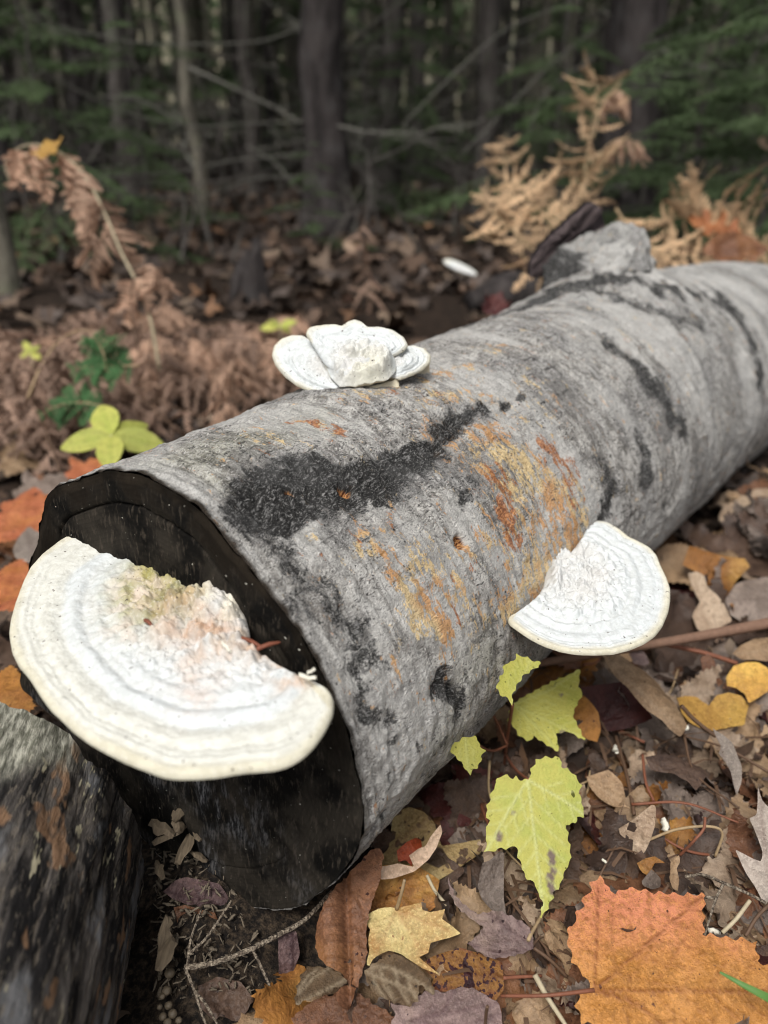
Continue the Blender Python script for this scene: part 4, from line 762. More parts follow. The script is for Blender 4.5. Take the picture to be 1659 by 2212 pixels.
R5('golden_leaf', 'bright golden yellow leaf resting at the end of a thin red stem', [(1140, 1730), (1200, 1640), (1300, 1610), (1400, 1600), (1500, 1640), (1520, 1800), (1400, 1900), (1310, 1960), (1290, 1880), (1220, 1820), (1150, 1800)], (1320, 1760), (-.1, -.4, .9), M_GOLD, [(1230, 1640), (1330, 1950)], .035, curl=(-.5, .2))
R5('golden_leaf', 'dull gold leaf with brown centre beside the arched tan leaf', [(710, 1930), (800, 1890), (900, 1890), (1000, 1960), (1060, 1880), (1150, 1860), (1250, 1890), (1310, 1970), (1280, 2080), (1270, 2150), (1150, 2150), (1000, 2180), (850, 2140), (760, 2060)], (1000, 2040), (.05, -.4, .9), M_GOLD, [(1010, 1950), (1000, 2180)], .02, curl=(.3, .3))
R5('folded_leaf', 'amber folded leaf with pale curled edge beyond the flank fungus', [(790, 830), (860, 640), (960, 700), (1100, 760), (1280, 800), (1320, 870), (1220, 960), (1130, 1110), (1050, 1060), (950, 940), (880, 880)], (1040, 880), (-.2, -.7, .7), M_AMBER, [(800, 830), (1250, 860)], .035, curl=(-1.2, .3))
R5('lobed_leaf', 'pale tan lobed leaf standing behind the red-brown stick', [(800, 920), (860, 900), (930, 930), (960, 1010), (1040, 1080), (1100, 1150), (1170, 1290), (1080, 1340), (980, 1400), (900, 1340), (860, 1240), (920, 1130), (850, 1030)], (980, 1180), (.1, -.65, .75), M_TAN2, [(1000, 1380), (840, 910)], .035, curl=(.8, .3))
R5('tan_leaf', 'light tan leaf lying over the thin red stem', [(1190, 1540), (1260, 1470), (1380, 1410), (1560, 1400), (1600, 1560), (1475, 1600), (1380, 1590), (1260, 1590)], (1370, 1510), (0, -.5, .87), M_TAN, [(1190, 1545), (1590, 1500)], .04, curl=(-1., 0))
R5('brown_leaf', 'broad dark grey brown leaf above the red-brown stick', [(1130, 1120), (1230, 960), (1330, 920), (1460, 900), (1600, 950), (1600, 1250), (1450, 1330), (1290, 1290), (1180, 1230)], (1370, 1110), (-.1, -.5, .86), M_GREY, [(1600, 1100), (1140, 1120)], .03, curl=(-.7, 0))
R5('maple_leaf', 'rust brown crinkled leaf standing between two stems', [(930, 1580), (1000, 1540), (1050, 1600), (1060, 1720), (1040, 1790), (960, 1830), (920, 1770), (950, 1680)], (990, 1690), (-.2, -.75, .6), M_BROWN, [(960, 1820), (1000, 1545)], .03, curl=(.9, 0))
R5('curled_leaf', 'small violet grey curled leaf below the flank fungus', [(360, 1540), (480, 1500), (530, 1620), (480, 1640), (400, 1620)], (450, 1570), (0, -.6, .8), M_MAUVE, [(360, 1545), (520, 1610)], .04, curl=(-.8, 0))
R5('tan_leaf', 'copper edged leaf half hidden behind the young seedling', [(-60, 1880), (0, 1870), (60, 1930), (120, 2020), (140, 2150), (120, 2250), (40, 2230), (-100, 2150)], (30, 2060), (-.2, -.6, .75), M_AMBER, [(-80, 2140), (100, 2000)], .03, curl=(-.5, 0))
def R7(name, label, pts, o, n, mat, bt, z=.02, **kw):
    b, t = C7(bt); kw.setdefault('d', .0018); kw.setdefault('wrinkle', .018); kw.setdefault('vein_amp', .006)
    return traced_leaf(name, label, C7(pts), C7([o])[0], n, mat, b, t, z, **kw)
R7('oak_leaf', 'silvery grey oak leaf with pointed lobes beside the big orange leaf', [(1540, 700), (1545, 800), (1540, 920), (1480, 950), (1520, 1010), (1570, 1130), (1610, 1230), (1600, 1290), (1500, 1250), (1380, 1190), (1430, 1290), (1480, 1390), (1550, 1500), (1620, 1620), (1700, 1650), (1800, 1500), (1900, 1420), (1850, 1200), (1930, 1020), (1800, 950), (1720, 850), (1640, 860), (1580, 800)], (1650, 1250), (-.1, -.4, .9), M_OAK, [(1690, 1640), (1550, 710)], .03, curl=(-.4, .3))
R7('small_leaf', 'half amber half cream folded leaf standing in the dark litter', [(410, 980), (480, 960), (560, 920), (620, 870), (700, 810), (730, 830), (720, 980), (690, 1090), (640, 1200), (600, 1250), (560, 1280), (530, 1250), (540, 1100), (480, 1090), (430, 1040)], (610, 1040), (-.5, -.7, .5), M_TAN2, [(570, 1270), (715, 815)], .03, curl=(1.4, 0))
R7('small_leaf', 'tiny tan twisted leaf hanging at the end of a pink stalk', [(830, 1290), (920, 1230), (930, 1290), (900, 1350), (920, 1430), (910, 1530), (870, 1520), (830, 1420)], (880, 1380), (0, -.8, .6), M_TAN, [(925, 1235), (890, 1525)], .028, curl=(1.6, 0))
R7('mottled_leaf', 'tan and grey mottled ragged leaf right beside the seedling', [(150, 580), (240, 555), (330, 530), (400, 590), (450, 650), (470, 740), (520, 850), (460, 830), (400, 840), (300, 800), (230, 740), (170, 660)], (340, 690), (.05, -.4, .9), M_TAN, [(160, 590), (510, 840)], .022, curl=(.4, 0))
R7('brown_leaf', 'broad chocolate brown leaf lying in the middle of the dark litter', [(640, 420), (760, 390), (900, 370), (1040, 400), (1140, 470), (1160, 560), (1100, 650), (1060, 700), (1000, 630), (880, 560), (760, 540), (680, 520)], (900, 480), (.1, -.4, .9), M_DARK, [(650, 440), (1080, 690)], .03, curl=(-.9, 0))
R7('bark_strip', 'pale torn curl of dead leaf draped down the litter', [(1200, 180), (1290, 240), (1360, 300), (1400, 400), (1440, 500), (1440, 620), (1400, 740), (1370, 640), (1350, 540), (1290, 440), (1250, 390), (1270, 330), (1220, 240)], (1340, 430), (-.2, -.6, .8), M_OAK, [(1210, 190), (1400, 730)], .04, curl=(1.2, 0), side_veins=False)
R7('curled_leaf', 'small orange brown leaf curl beside the tiny tan twisted leaf', [(570, 1300), (640, 1260), (710, 1240), (810, 1300), (720, 1300), (690, 1350), (720, 1390), (640, 1410), (600, 1370)], (680, 1320), (0, -.6, .8), M_AMBER, [(575, 1310), (805, 1300)], .026, curl=(1.5, 0))
R7('grey_leaf', 'dark slate leaf tip poking out above the big orange leaf', [(610, 1450), (690, 1350), (780, 1430), (800, 1500), (700, 1520), (620, 1490)], (700, 1450), (0, -.6, .8), M_GREY, [(640, 1500), (690, 1355)], .024, curl=(-.6, 0))
# ================================================================ broken branch on the log
def stub():
    b = log_surf(sB, pB); dep = float((b - CAM) @ FW); m = dep / FPX; z_ = np.zeros
    # rounded knot of bark: an uneven lump rising out of the log, torn along its crest
    c = at_dep(1285, 606, dep + .03); nA, nT = 150, 60; a = np.linspace(0, 2 * np.pi, nA, endpoint=False); th = np.linspace(.02, np.pi * .72, nT); T, A = np.meshgrid(th, a, indexing='ij'); T, A = T.ravel(), A.ravel()
    D = np.stack([np.sin(T) * np.cos(A), np.sin(T) * np.sin(A), np.cos(T)], -1)
    n_ = fbm(D * 2.2 + 3, 4); rib = fbm(D * [16, 16, 2.5] + 7, 3); k = 1 + .20 * n_ + .09 * rib
    up_ = np.array([0, 0, 1.]); hy = FW - up_ * (FW @ up_); hy /= np.linalg.norm(hy)
    lean = .030 * D[:, 0] * np.maximum(D[:, 2], 0)
    V = c + (D[:, 0] * k * 112 * m)[:, None] * RT + (D[:, 1] * k * .075)[:, None] * hy + ((D[:, 2] * k * 118 * m) + lean - .035 * sst(.25, .0, T / np.pi) * (.4 + .6 * (rib > 0)))[:, None] * up_
    s_, p_ = D[:, 0] * .12 + 9, T * .07; blk = .9 * sst(-.30, -.75, D[:, 0] + .3 * n_) + .8 * sst(.55, .05, D[:, 2] + .35 * n_) ; o0 = z_(len(V))
    wpart('branch_stub', V, grid_faces(nT, nA, True)[:, ::-1], M_BARK, birch_log, dict(barkuv=np.stack([p_ + 9, D[:, 0] * .1, o0], -1), black=blk.clip(0, 1), orange=o0, rust=o0, olive=o0, hole=o0, crack=sst(.28, .42, rib) * .8 * (D[:, 2] > .1), edge=o0))
    # splinter of torn wood standing behind the crest
    out = [(1146, 600), (1156, 562), (1185, 525), (1222, 490), (1256, 460), (1284, 440), (1302, 462), (1306, 520), (1290, 600)]; q0 = at_dep(1230, 540, dep + .055); ol = smooth_path([at_plane(x, y, q0, hy) for x, y in out], 60); th_ = .035
    ol = ol + up_ * (.004 * n2(np.arange(60) * .7, 0., 4., 2))[:, None]; cen = ol.mean(0); rings = []
    for kk, dz in ((.0, 0), (.35, -.003), (.7, .002), (1.0, 0)): rings.append(cen + (ol - cen) * kk - hy * (.010 * n2(ol[:, 0] * 60, ol[:, 2] * 60, kk * 3, 3) * (kk < 1))[:, None])
    rings += [ol + hy * th_, cen + (ol - cen) * .3 + hy * th_]; V = np.concatenate(rings)
    t = NT('torn_dark_wood'); p = t.tc(); rot = t.new('ShaderNodeVectorRotate'); rot.inputs['Angle'].default_value = .75; rot.inputs['Axis'].default_value = (0, 1, 0); t.put(rot.inputs['Vector'], p); n = t.noise(t.mapp(rot.outputs[0], (14, 60, 150)), 1, 5, .6, .3)
    mt = t.done(t.bsdf(t.mix(t.ramp(n, .42, .6), (.014, .011, .012), (.085, .066, .066)), .9, t.bump(n, .8, .006), .1))
    wpart('torn_wood', V, grid_faces(6, 60, True), mt, birch_log)
stub()
# ================================================================ the second, rotting log piece
def old_log():
    A0, A1 = np.array([-.222, .290, .058]), np.array([-.172, -.10, .056]); ax = A1 - A0; Ls = np.linalg.norm(ax); ax /= Ls
    side = np.cross(ax, [0, 0, 1.]); side /= np.linalg.norm(side); side = -side if side[0] < 0 else side; upv = np.array([0, 0, 1.])
    nA, nU = 300, 200; a = np.linspace(0, 2 * np.pi, nA, endpoint=False); u = np.linspace(0, 1, nU); U, A = np.meshgrid(u, a, indexing='ij'); U, A = U.ravel(), A.ravel()
    r = .097 * (1 + .05 * n2(np.cos(A) * 1.5, np.sin(A) * 1.5 + U * 2, 2., 3)) + .0030 * n2(A * 7, U * 5, 3., 4) + .0009 * n2(A * 50, U * 22, 5., 3) + .0010 * n2(A * 22, U * 70, 6., 3)
    skew = .020 * np.cos(A) + .006 * n2(np.cos(A) * 6, np.sin(A) * 6, 4., 3)                # the end is broken off aslant
    d = U * Ls + skew * (1 - U) ** 4
    V = A0 + d[:, None] * ax + (r * np.cos(A))[:, None] * side + (r * np.sin(A))[:, None] * upv
    # old grey bark survives over the far upper shoulder
    bk = sst(-.10, .10, (np.sin(A) * .75 - np.cos(A) * .75) + .10 - U * 2.8 + .14 * n2(A * 6, U * 12, 8., 3))
    t = NT('rotting_black_wood'); p = t.attr('flat').outputs['Vector']; b = t.attr('bark').outputs['Fac']
    g = t.noise(t.mapp(p, (16, 110, 1)), 1, 6, .65, .6); f = t.noise(t.mapp(p, (90, 330, 1)), 1, 4, .65); bl = t.noise(t.mapp(p, (14, 26, 1)), 1, 4, .6)
    c = t.mix(t.ramp(g, .42, .6), (.014, .013, .013), (.10, .088, .078)); c = t.mix(t.ramp(bl, .53, .62, 0, .7), c, (.17, .17, .175)); c = t.mix(t.ramp(f, .53, .63, 0, .6), c, (.16, .135, .105))
    c = t.mix(t.ramp(t.noise(t.mapp(p, (26, 50, 1), (4, 2, 0)), 1, 3, .6), .58, .63, 0, .8), c, (.24, .14, .08)); c = t.mix(t.ramp(t.noise(t.mapp(p, (18, 60, 1), (9, 2, 0)), 1, 4, .7), .60, .64, 0, .85), c, (.42, .38, .26))
    c = t.mix(b, c, t.mix(t.ramp(f, .4, .6), (.13, .128, .10), (.36, .35, .29)))
    m = t.done(t.bsdf(c, .85, t.bump(t.math('ADD', g, f), .6, .003), .12))
    o = thing('rotting_log', 'dark rotting log piece butted against the sawn end, greenish bark on its shoulder', 'log', (-.20, .12, 0))
    wpart('wood', V, grid_faces(nU, nA, True)[:, ::-1], m, o, dict(flat=np.stack([U * Ls, A * .097, 0 * U], -1), bark=bk))
    rim = V[:nA]; c0 = rim.mean(0); ta = np.linspace(0, 1, 24); F = c0 + ta[:, None, None] * (rim[None] - c0); F = F.reshape(-1, 3); q = F - c0
    F = F + (.006 * n2(q[:, 0] * 60, q[:, 2] * 60, 1., 4) * (1 - np.repeat(ta, nA) ** 6))[:, None] * ax
    wpart('broken_end', F, grid_faces(24, nA, True), m, o, dict(flat=np.stack([q[:, 0], q[:, 2], 0 * q[:, 0]], -1), bark=0 * q[:, 0]))
    return o
old = old_log()
# puffballs: small brown balls along the foot of the rotting log
t = NT('olive_brown_puffball'); p = t.tc(); n = t.noise(p, 500, 3); M_PUFF = t.done(t.bsdf(t.mix(n, (.065, .05, .033), (.13, .10, .066)), .6, t.bump(n, .4, .0006), .4))
def ball(r, squash=.85, n=18, seed=0.):
    th = np.linspace(0, np.pi, n); ph = np.linspace(0, 2 * np.pi, n * 2, endpoint=False); T, Ph = np.meshgrid(th, ph, indexing='ij'); T, Ph = T.ravel(), Ph.ravel()
    D = np.stack([np.sin(T) * np.cos(Ph), np.sin(T) * np.sin(Ph), np.cos(T)], -1); rr = r * (1 + .10 * fbm(D * 1.6 + seed, 2) + .08 * np.exp(-(T / .25) ** 2) - .05 * np.exp(-(T / .1) ** 2))
    V = D * rr[:, None]; V[:, 2] *= squash; return V, grid_faces(n, n * 2, True)
for i, (x, y, r) in enumerate([(367, 2102, 9.5), (360, 2140, 8.5), (350, 2152, 6), (364, 2172, 7), (373, 2190, 8), (352, 2196, 7), (362, 2208, 7), (386, 2204, 6), (345, 2175, 5)]):
    q = at_z(x, y, .016); V, F = ball(r * .44 / FPX, .9, 14, i * 1.7); o = wpart('puffball', V + q, F, M_PUFF); tag(o, 'small olive brown puffball in the row at the foot of the rotting log', 'puffball', 'puffballs along the rotting log')
# debris in the gap
def hum(x, y): return .030 * np.exp(-(((x + .085) / .05) ** 2 + ((y - .30) / .07) ** 2)) - .006
M_DEB = stem_mat('crumbled_wood', (.22, .18, .13), (.06, .047, .034), .95)
t = NT('pale_wood_chip'); p = t.tc(); n = t.noise(t.mapp(p, (900, 120, 300)), 1, 4); M_CHIP = t.done(t.bsdf(t.mix(n, (.045, .034, .024), (.17, .13, .085)), .85, t.bump(n, .6, .001)))
t = NT('bleached_splinter'); p = t.tc(); n = t.noise(p, 300, 3); M_SPLINT = t.done(t.bsdf(t.mix(n, (.55, .52, .42), (.78, .75, .66)), .8))
def chip_mesh(L, w, th, seed):
    q = np.random.default_rng(seed); n = 7; y = np.linspace(-.5, .5, n) * L; hw = w * .5 * (1 - .5 * (2 * np.abs(np.linspace(-.5, .5, n))) ** 2.2) * q.uniform(.7, 1.2, n)
    rows = []
    for yy, h in zip(y, hw):
        s = q.uniform(-.1, .1) * w; z = q.uniform(-.3, .3) * th
        rows.append([(-h + s, yy, z), (s, yy, z + th), (h + s, yy, z), (s, yy, z - th * .3)])
    V = np.array(rows).reshape(-1, 3); F = grid_faces(n, 4, True)
    return V, (F, np.array([[0, 1, 2], [0, 2, 3]]), np.array([[(n - 1) * 4, (n - 1) * 4 + 2, (n - 1) * 4 + 1], [(n - 1) * 4, (n - 1) * 4 + 3, (n - 1) * 4 + 2]]))
def rotm(rx, ry, rz):
    return np.array((Matrix.Rotation(rz, 3, 'Z') @ Matrix.Rotation(ry, 3, 'Y') @ Matrix.Rotation(rx, 3, 'X')))
q = np.random.default_rng(12)
for i, (x, y, z, L, w, rz) in enumerate([(385, 1770, .05, .024, .011, .3), (372, 1800, .045, .030, .013, -.9), (405, 1820, .04, .034, .012, -.3), (350, 1790, .05, .02, .012, 1.2), (355, 2020, .03, .022, .010, .1), (358, 2060, .03, .026, .012, -.1), (345, 1880, .04, .018, .008, .5), (420, 1790, .045, .022, .008, .6), (395, 1750, .055, .02, .009, -.5), (430, 1850, .035, .016, .006, 1.0)]):
    V, F = chip_mesh(L * .75, w * .6, .0016, 40 + i); V = V @ rotm(q.uniform(-.5, .5) + .3, q.uniform(-.4, .4), rz).T + at_z(x, y, z)
    tag(wpart('wood_chip', V, F, M_CHIP, smooth=False), 'pale rotten wood chip wedged in the gap between the two logs', 'wood chip', 'wood chips in the gap')
q = np.random.default_rng(5); prt = []
for i in range(620):                                                # crumbled wood, moss shreds and dust: one heap
    x, y = q.uniform(330, 560), q.uniform(1690, 2150)
    if x > 360 + (y - 1690) * .55: continue
    c = at_z(x, y, .01); c[2] = float(hum(c[0], c[1])) + q.uniform(.002, .008); L = q.uniform(.0015, .006)
    V, F = chip_mesh(L, L * q.uniform(.15, .5), L * .12, 300 + i); prt.append((V @ rotm(*q.uniform(-1.0, 1.0, 2), q.uniform(0, 6)).T + c, F))
V, F = merge(prt); tag(wpart('debris', V, F, M_DEB), 'crumbs of rotten wood and moss in the gap between the logs', 'debris', kind='stuff')
# earth and crumbled wood filling the gap (under the debris)
gx, gy = np.meshgrid(np.linspace(-.16, .08, 60), np.linspace(.12, .40, 60), indexing='ij'); zz = .030 * np.exp(-(((gx + .085) / .05) ** 2 + ((gy - .30) / .07) ** 2)) + .006 * n2(gx.ravel() * 40, gy.ravel() * 40, 3., 4).reshape(gx.shape) - .006
t = NT('black_humus'); p = t.tc(); n = t.noise(p, 260, 5, .7); M_HUMUS = t.done(t.bsdf(t.mix(t.ramp(n, .4, .75), (.010, .008, .007), (.10, .072, .048)), .95, t.bump(n, 1, .004), .2))
tag(link('humus', mesh_data('humus', np.stack([gx, gy, zz], -1).reshape(-1, 3), grid_faces(60, 60)), M_HUMUS), kind='structure')
# small dead leaves in the gap
M_MAUVE_SHADE = leaf_material('mauve_leaf_shade', (.15, .095, .09), (.09, .055, .055), (.04, .02, .02), (.05, .025, .03), 60, .0, vein_amt=.7)  # darker copy of the mauve leaf, the gap's shade put into its colour
traced_leaf('dead_leaf', 'torn purple brown dead leaf in the gap between the logs', [(352, 1925), (375, 1905), (400, 1895), (440, 1902), (475, 1910), (492, 1935), (500, 1965), (470, 1972), (440, 1960), (400, 1950), (370, 1940)], (430, 1930), (.1, -.4, .9), M_MAUVE_SHADE, (352, 1925), (500, 1960), .022, d=.0015, wrinkle=.05, ripple=.04, curl=(.8, 0))
traced_leaf('dead_leaf', 'chocolate brown curled dead leaf below the purple brown one', [(375, 1960), (400, 1955), (440, 1965), (470, 1970), (475, 2000), (440, 2020), (410, 2040), (390, 2020)], (425, 1995), (.1, -.5, .9), M_BROWN, (378, 1962), (440, 2020), .015, d=.0015, wrinkle=.03, curl=(1.2, 0))
traced_leaf('dead_leaf', 'blackened flat dead leaf under the scaly twig', [(410, 2040), (470, 2015), (520, 2010), (540, 2040), (500, 2080), (450, 2110), (415, 2100)], (470, 2060), (0, -.3, .95), M_DARK, (415, 2080), (530, 2020), .008, d=.0018, wrinkle=.02, curl=(.3, 0))
traced_leaf('dead_leaf', 'crumpled brown dead leaf at the end of the row of puffballs', [(430, 2130), (470, 2110), (520, 2120), (550, 2160), (520, 2200), (460, 2205), (425, 2170)], (480, 2150), (0, -.4, .9), M_DARK, (430, 2150), (545, 2160), .010, d=.0018, wrinkle=.10, curl=(.8, 0))
traced_leaf('dead_leaf', 'mauve torn leaf edge standing beside the scaly twig', [(600, 2020), (640, 2010), (648, 2060), (630, 2110), (625, 2150), (600, 2100)], (620, 2070), (.3, -.7, .6), M_MAUVE_SHADE, (630, 2145), (630, 2012), .016, d=.0015, wrinkle=.03, curl=(.9, 0))
traced_leaf('dead_leaf', 'orange brown leaf beneath the pale yellow maple leaf', [(780, 1900), (830, 1870), (900, 1870), (950, 1900), (940, 1960), (880, 2000), (800, 2010), (770, 1960)], (860, 1930), (0, -.3, .95), M_AMBER, (780, 1960), (945, 1900), .012, d=.002, wrinkle=.02, curl=(.3, 0))
# ---- twigs and stems lying in the litter
t = NT('scaly_twig_bark'); p = t.tc(); n = t.noise(p, 700, 3, .6); M_TWIG = t.done(t.bsdf(t.mix(t.ramp(n, .35, .65), (.085, .063, .046), (.32, .265, .20)), .85, t.bump(t.voro(p, 900), .9, .002)))
M_STICK = stem_mat('weathered_stick', (.23, .135, .09), (.10, .055, .038), .8)
def twig(label, px, r, mat, subs=(), group=None, name='twig'):
    o = thing(name, label, 'twig', at_z(*px[0]), group)
    wtube('stem', [at_z(*p) for p in px], r, mat, o, 30)
    for s in subs: wtube('side_shoot', [at_z(*p) for p in s], (.0008, .0005), mat, o, 16, 6)
twig('scaly dead conifer twig forking across the foot of the log', [(720, 1922, .03), (660, 1985, .03), (600, 2020, .03), (530, 2055, .03), (460, 2080, .028), (400, 2090, .025)], (.0011, .0014), M_TWIG,
     [[(545, 2050, .03), (565, 2090, .028), (585, 2140, .02), (590, 2180, .015)], [(405, 2088, .026), (412, 2030, .03), (435, 1965, .035)], [(410, 2060, .03), (450, 2020, .035), (500, 1945, .045)], [(400, 2090, .025), (420, 2140, .02), (440, 2200, .015), (450, 2230, .012)], [(420, 2140, .02), (445, 2170, .02), (470, 2212, .015)]])
twig('beaded dead conifer twig forking above the big orange leaf', [(1480, 1893, .04), (1520, 1890, .042), (1565, 1908, .04), (1620, 1932, .035), (1680, 1965, .03)], (.0007, .0009), M_TWIG, [[(1563, 1908, .04), (1545, 1945, .038), (1522, 2020, .032)], [(1545, 1940, .038), (1510, 1936, .038), (1484, 1932, .038)]])
twig('red-brown stick running under the flank fungus across the litter', [(1120, 1440, .03), (1340, 1403, .045), (1500, 1376, .05), (1680, 1342, .06)], (.003, .0035, .0045), M_STICK, name='stick')
twig('thin reddish stem below the red-brown stick', [(1440, 1392, .035), (1520, 1410, .035), (1592, 1433, .03)], .0018, M_STEM_RED)
twig('thin pink leaf stalk rising from the tiny tan twisted leaf', [(1468, 1848, .03), (1500, 1815, .045), (1520, 1790, .05), (1523, 1765, .055)], .0008, M_STEM_RED)
twig('pale curved grass stem arched over the dark litter', [(1400, 1815, .025), (1460, 1792, .035), (1530, 1785, .04), (1560, 1800, .035), (1545, 1850, .02)], .0008, M_STEM_TAN)
twig('white dead stem beside the big orange leaf', [(1560, 2015, .03), (1590, 1985, .035), (1620, 1945, .04)], .0010, M_STEM_PALE)
twig('fine dark stem crossing behind the big orange leaf', [(1610, 2022, .03), (1640, 1975, .035), (1700, 1920, .04)], .0009, M_STEM_BROWN)
twig('pale straw with a dark tip lying near the rust spotted leaf', [(1155, 2105, .03), (1180, 2150, .025), (1220, 2212, .02), (1235, 2240, .02)], (.0014, .0009), M_STEM_PALE)
twig('tiny dark pin stalk standing on the mauve grey leaf', [(1048, 2215, .02), (1050, 2190, .03), (1053, 2174, .036)], .0008, M_STEM_BROWN)
twig('straw stem leaning by the pale yellow maple leaf', [(922, 1890, .03), (940, 1925, .025), (965, 1955, .02)], .0009, M_STEM_PALE)
twig('dark tipped dead stalk beside the dull gold leaf', [(1472, 1525, .05), (1500, 1555, .04), (1545, 1590, .03)], .0014, M_STEM_BROWN)
twig('long brown stalk lying below the tan and grey mottled leaf', [(1330, 1590, .02), (1355, 1680, .022), (1370, 1760, .02)], .0012, M_STEM_BROWN)
twig('fine red stem in front of the broad chocolate leaf', [(1388, 1630, .03), (1395, 1690, .028), (1412, 1730, .026)], .0009, M_STEM_RED)
q = np.random.default_rng(77)
for i in range(22):                                                 # loose bits of stem scattered through the near litter
    x, y = q.uniform(1010, 1700), q.uniform(1420, 2200); c = at_z(x, y, q.uniform(.008, .028))
    if (x < 1250 and y < 1600) or (x > 1180 and y > 1860) or y > 2080: continue
    a = q.uniform(0, 6.28); L = q.uniform(.02, .07); d = np.array([math.cos(a), math.sin(a), q.uniform(-.1, .25)]) * L; k = np.array([-d[1], d[0], .3 * L]) * q.uniform(-.3, .3)
    o = wtube('fallen_twig', [c - d * .5, c + k, c + d * .5], (.0010, .0006), (M_STEM_BROWN, M_STEM_TAN, M_STEM_RED, M_DARK)[i % 3], None, 14, 5, 'loose thin dead twig lying among the litter leaves', 'twig', 'loose twigs in the litter')
t = NT('green_grass'); M_GRASS = t.done(t.bsdf(t.mix(t.noise(t.tc(), 60), (.05, .13, .025), (.09, .19, .04)), .5))
gp = np.array([at_z(1555, 2100, .055), at_z(1610, 2130, .055), at_z(1680, 2165, .05), at_z(1760, 2200, .03)]); P = smooth_path(gp, 20); wd = np.linspace(.0005, .0026, 20)
sd = np.cross(gp[-1] - gp[0], gp[1] - CAM); sd /= np.linalg.norm(sd); V = np.concatenate([P + wd[:, None] * sd, P - [0, 0, .0008], P - wd[:, None] * sd]); 
F = np.concatenate([np.stack([k * 20 + np.arange(19), k * 20 + np.arange(1, 20), (k + 1) * 20 + np.arange(1, 20), (k + 1) * 20 + np.arange(19)], -1) for k in (0, 1)])
tag(wpart('grass_blade', V, F, M_GRASS), 'single fresh green grass blade over the big orange leaf', 'grass blade')
# white mould specks on the litter, needles and splinters on the big fungus
for i, (x, y, z, L) in enumerate([(1437, 1783, .02, .008), (1305, 1860, .02, .003), (1474, 1573, .03, .008), (1330, 1620, .02, .007), (1543, 2012, .02, .006)]):
    V, F = chip_mesh(L, L * .7, L * .3, 90 + i); tag(wpart('white_fleck', V @ rotm(.3, .2, i).T + at_z(x, y, z), F, M_SPLINT), 'small bright white fleck lying in the dark litter', 'fleck', 'white flecks in the litter')
t = NT('dry_needle'); M_NEEDLE = t.done(t.bsdf(t.mix(t.noise(t.tc(), 300), (.12, .035, .02), (.22, .08, .045)), .5))
for i, (x, y, L, a) in enumerate([(286, 1168, .012, -.25), (321, 1346, .006, -.8), (543, 1388, .012, -.6), (580, 1395, .010, .5)]):
    c = at_plane(x, y, _att + NF1 * .004, NF1); d = np.array([math.cos(a), math.sin(a), 0]) * L * .5
    wtube('needle', [c - d, c + [0, 0, .0006], c + d], (.0009, .0010, .0006), M_NEEDLE, None, 10, 6, 'dry red-brown conifer needle lying on the largest fungus', 'needle', 'needles on the largest fungus')
for i, (x, y, L, a) in enumerate([(342, 1207, .009, -.1), (352, 1200, .006, .3), (664, 1464, .007, -.3), (672, 1452, .004, .8), (488, 1398, .008, -.9), (300, 1160, .010, -.7)]):
    V, F = chip_mesh(L, L * .28, .0012, 60 + i); c = at_plane(x, y, _att + NF1 * .005, NF1)
    tag(wpart('splinter', V @ rotm(0, .2, a + 1.57).T + c, F, M_SPLINT), 'small bleached wood splinter on the attached edge of the largest fungus', 'splinter', 'splinters on the largest fungus')
# ================================================================ ferns
def fern_mat(name, A, B):
    t = NT(name); p = t.tc(); oi = t.new('ShaderNodeObjectInfo').outputs['Random']; n = t.noise(p, 60, 4); n3 = t.noise(p, 400, 3)
    c = t.mix(t.ramp(n, .35, .65), A, B); c = t.mix(t.ramp(n3, .5, .7, 0, .4), c, tuple(x * .5 for x in B)); h = t.new('ShaderNodeHueSaturation'); t.put(h.inputs['Value'], t.ramp(oi, 0, 1, .7, 1.25)); t.put(h.inputs['Color'], c)
    d = t.bsdf(h.outputs[0], .75); tr = t.new('ShaderNodeBsdfTranslucent'); t.put(tr.inputs['Color'], h.outputs[0]); mx = t.new('ShaderNodeMixShader'); mx.inputs[0].default_value = .3
    t.l.new(d, mx.inputs[1]); t.l.new(tr.outputs[0], mx.inputs[2]); return t.done(mx.outputs[0])
M_FERN = fern_mat('copper_dead_fern', (.58, .40, .29), (.44, .27, .185)); M_FERN_P = fern_mat('straw_dead_fern', (.62, .45, .28), (.48, .31, .18)); M_FERN_D = fern_mat('dull_brown_dead_fern', (.42, .29, .22), (.28, .18, .13)); M_FERN_G = fern_mat('green_fern', (.07, .17, .06), (.045, .11, .04))
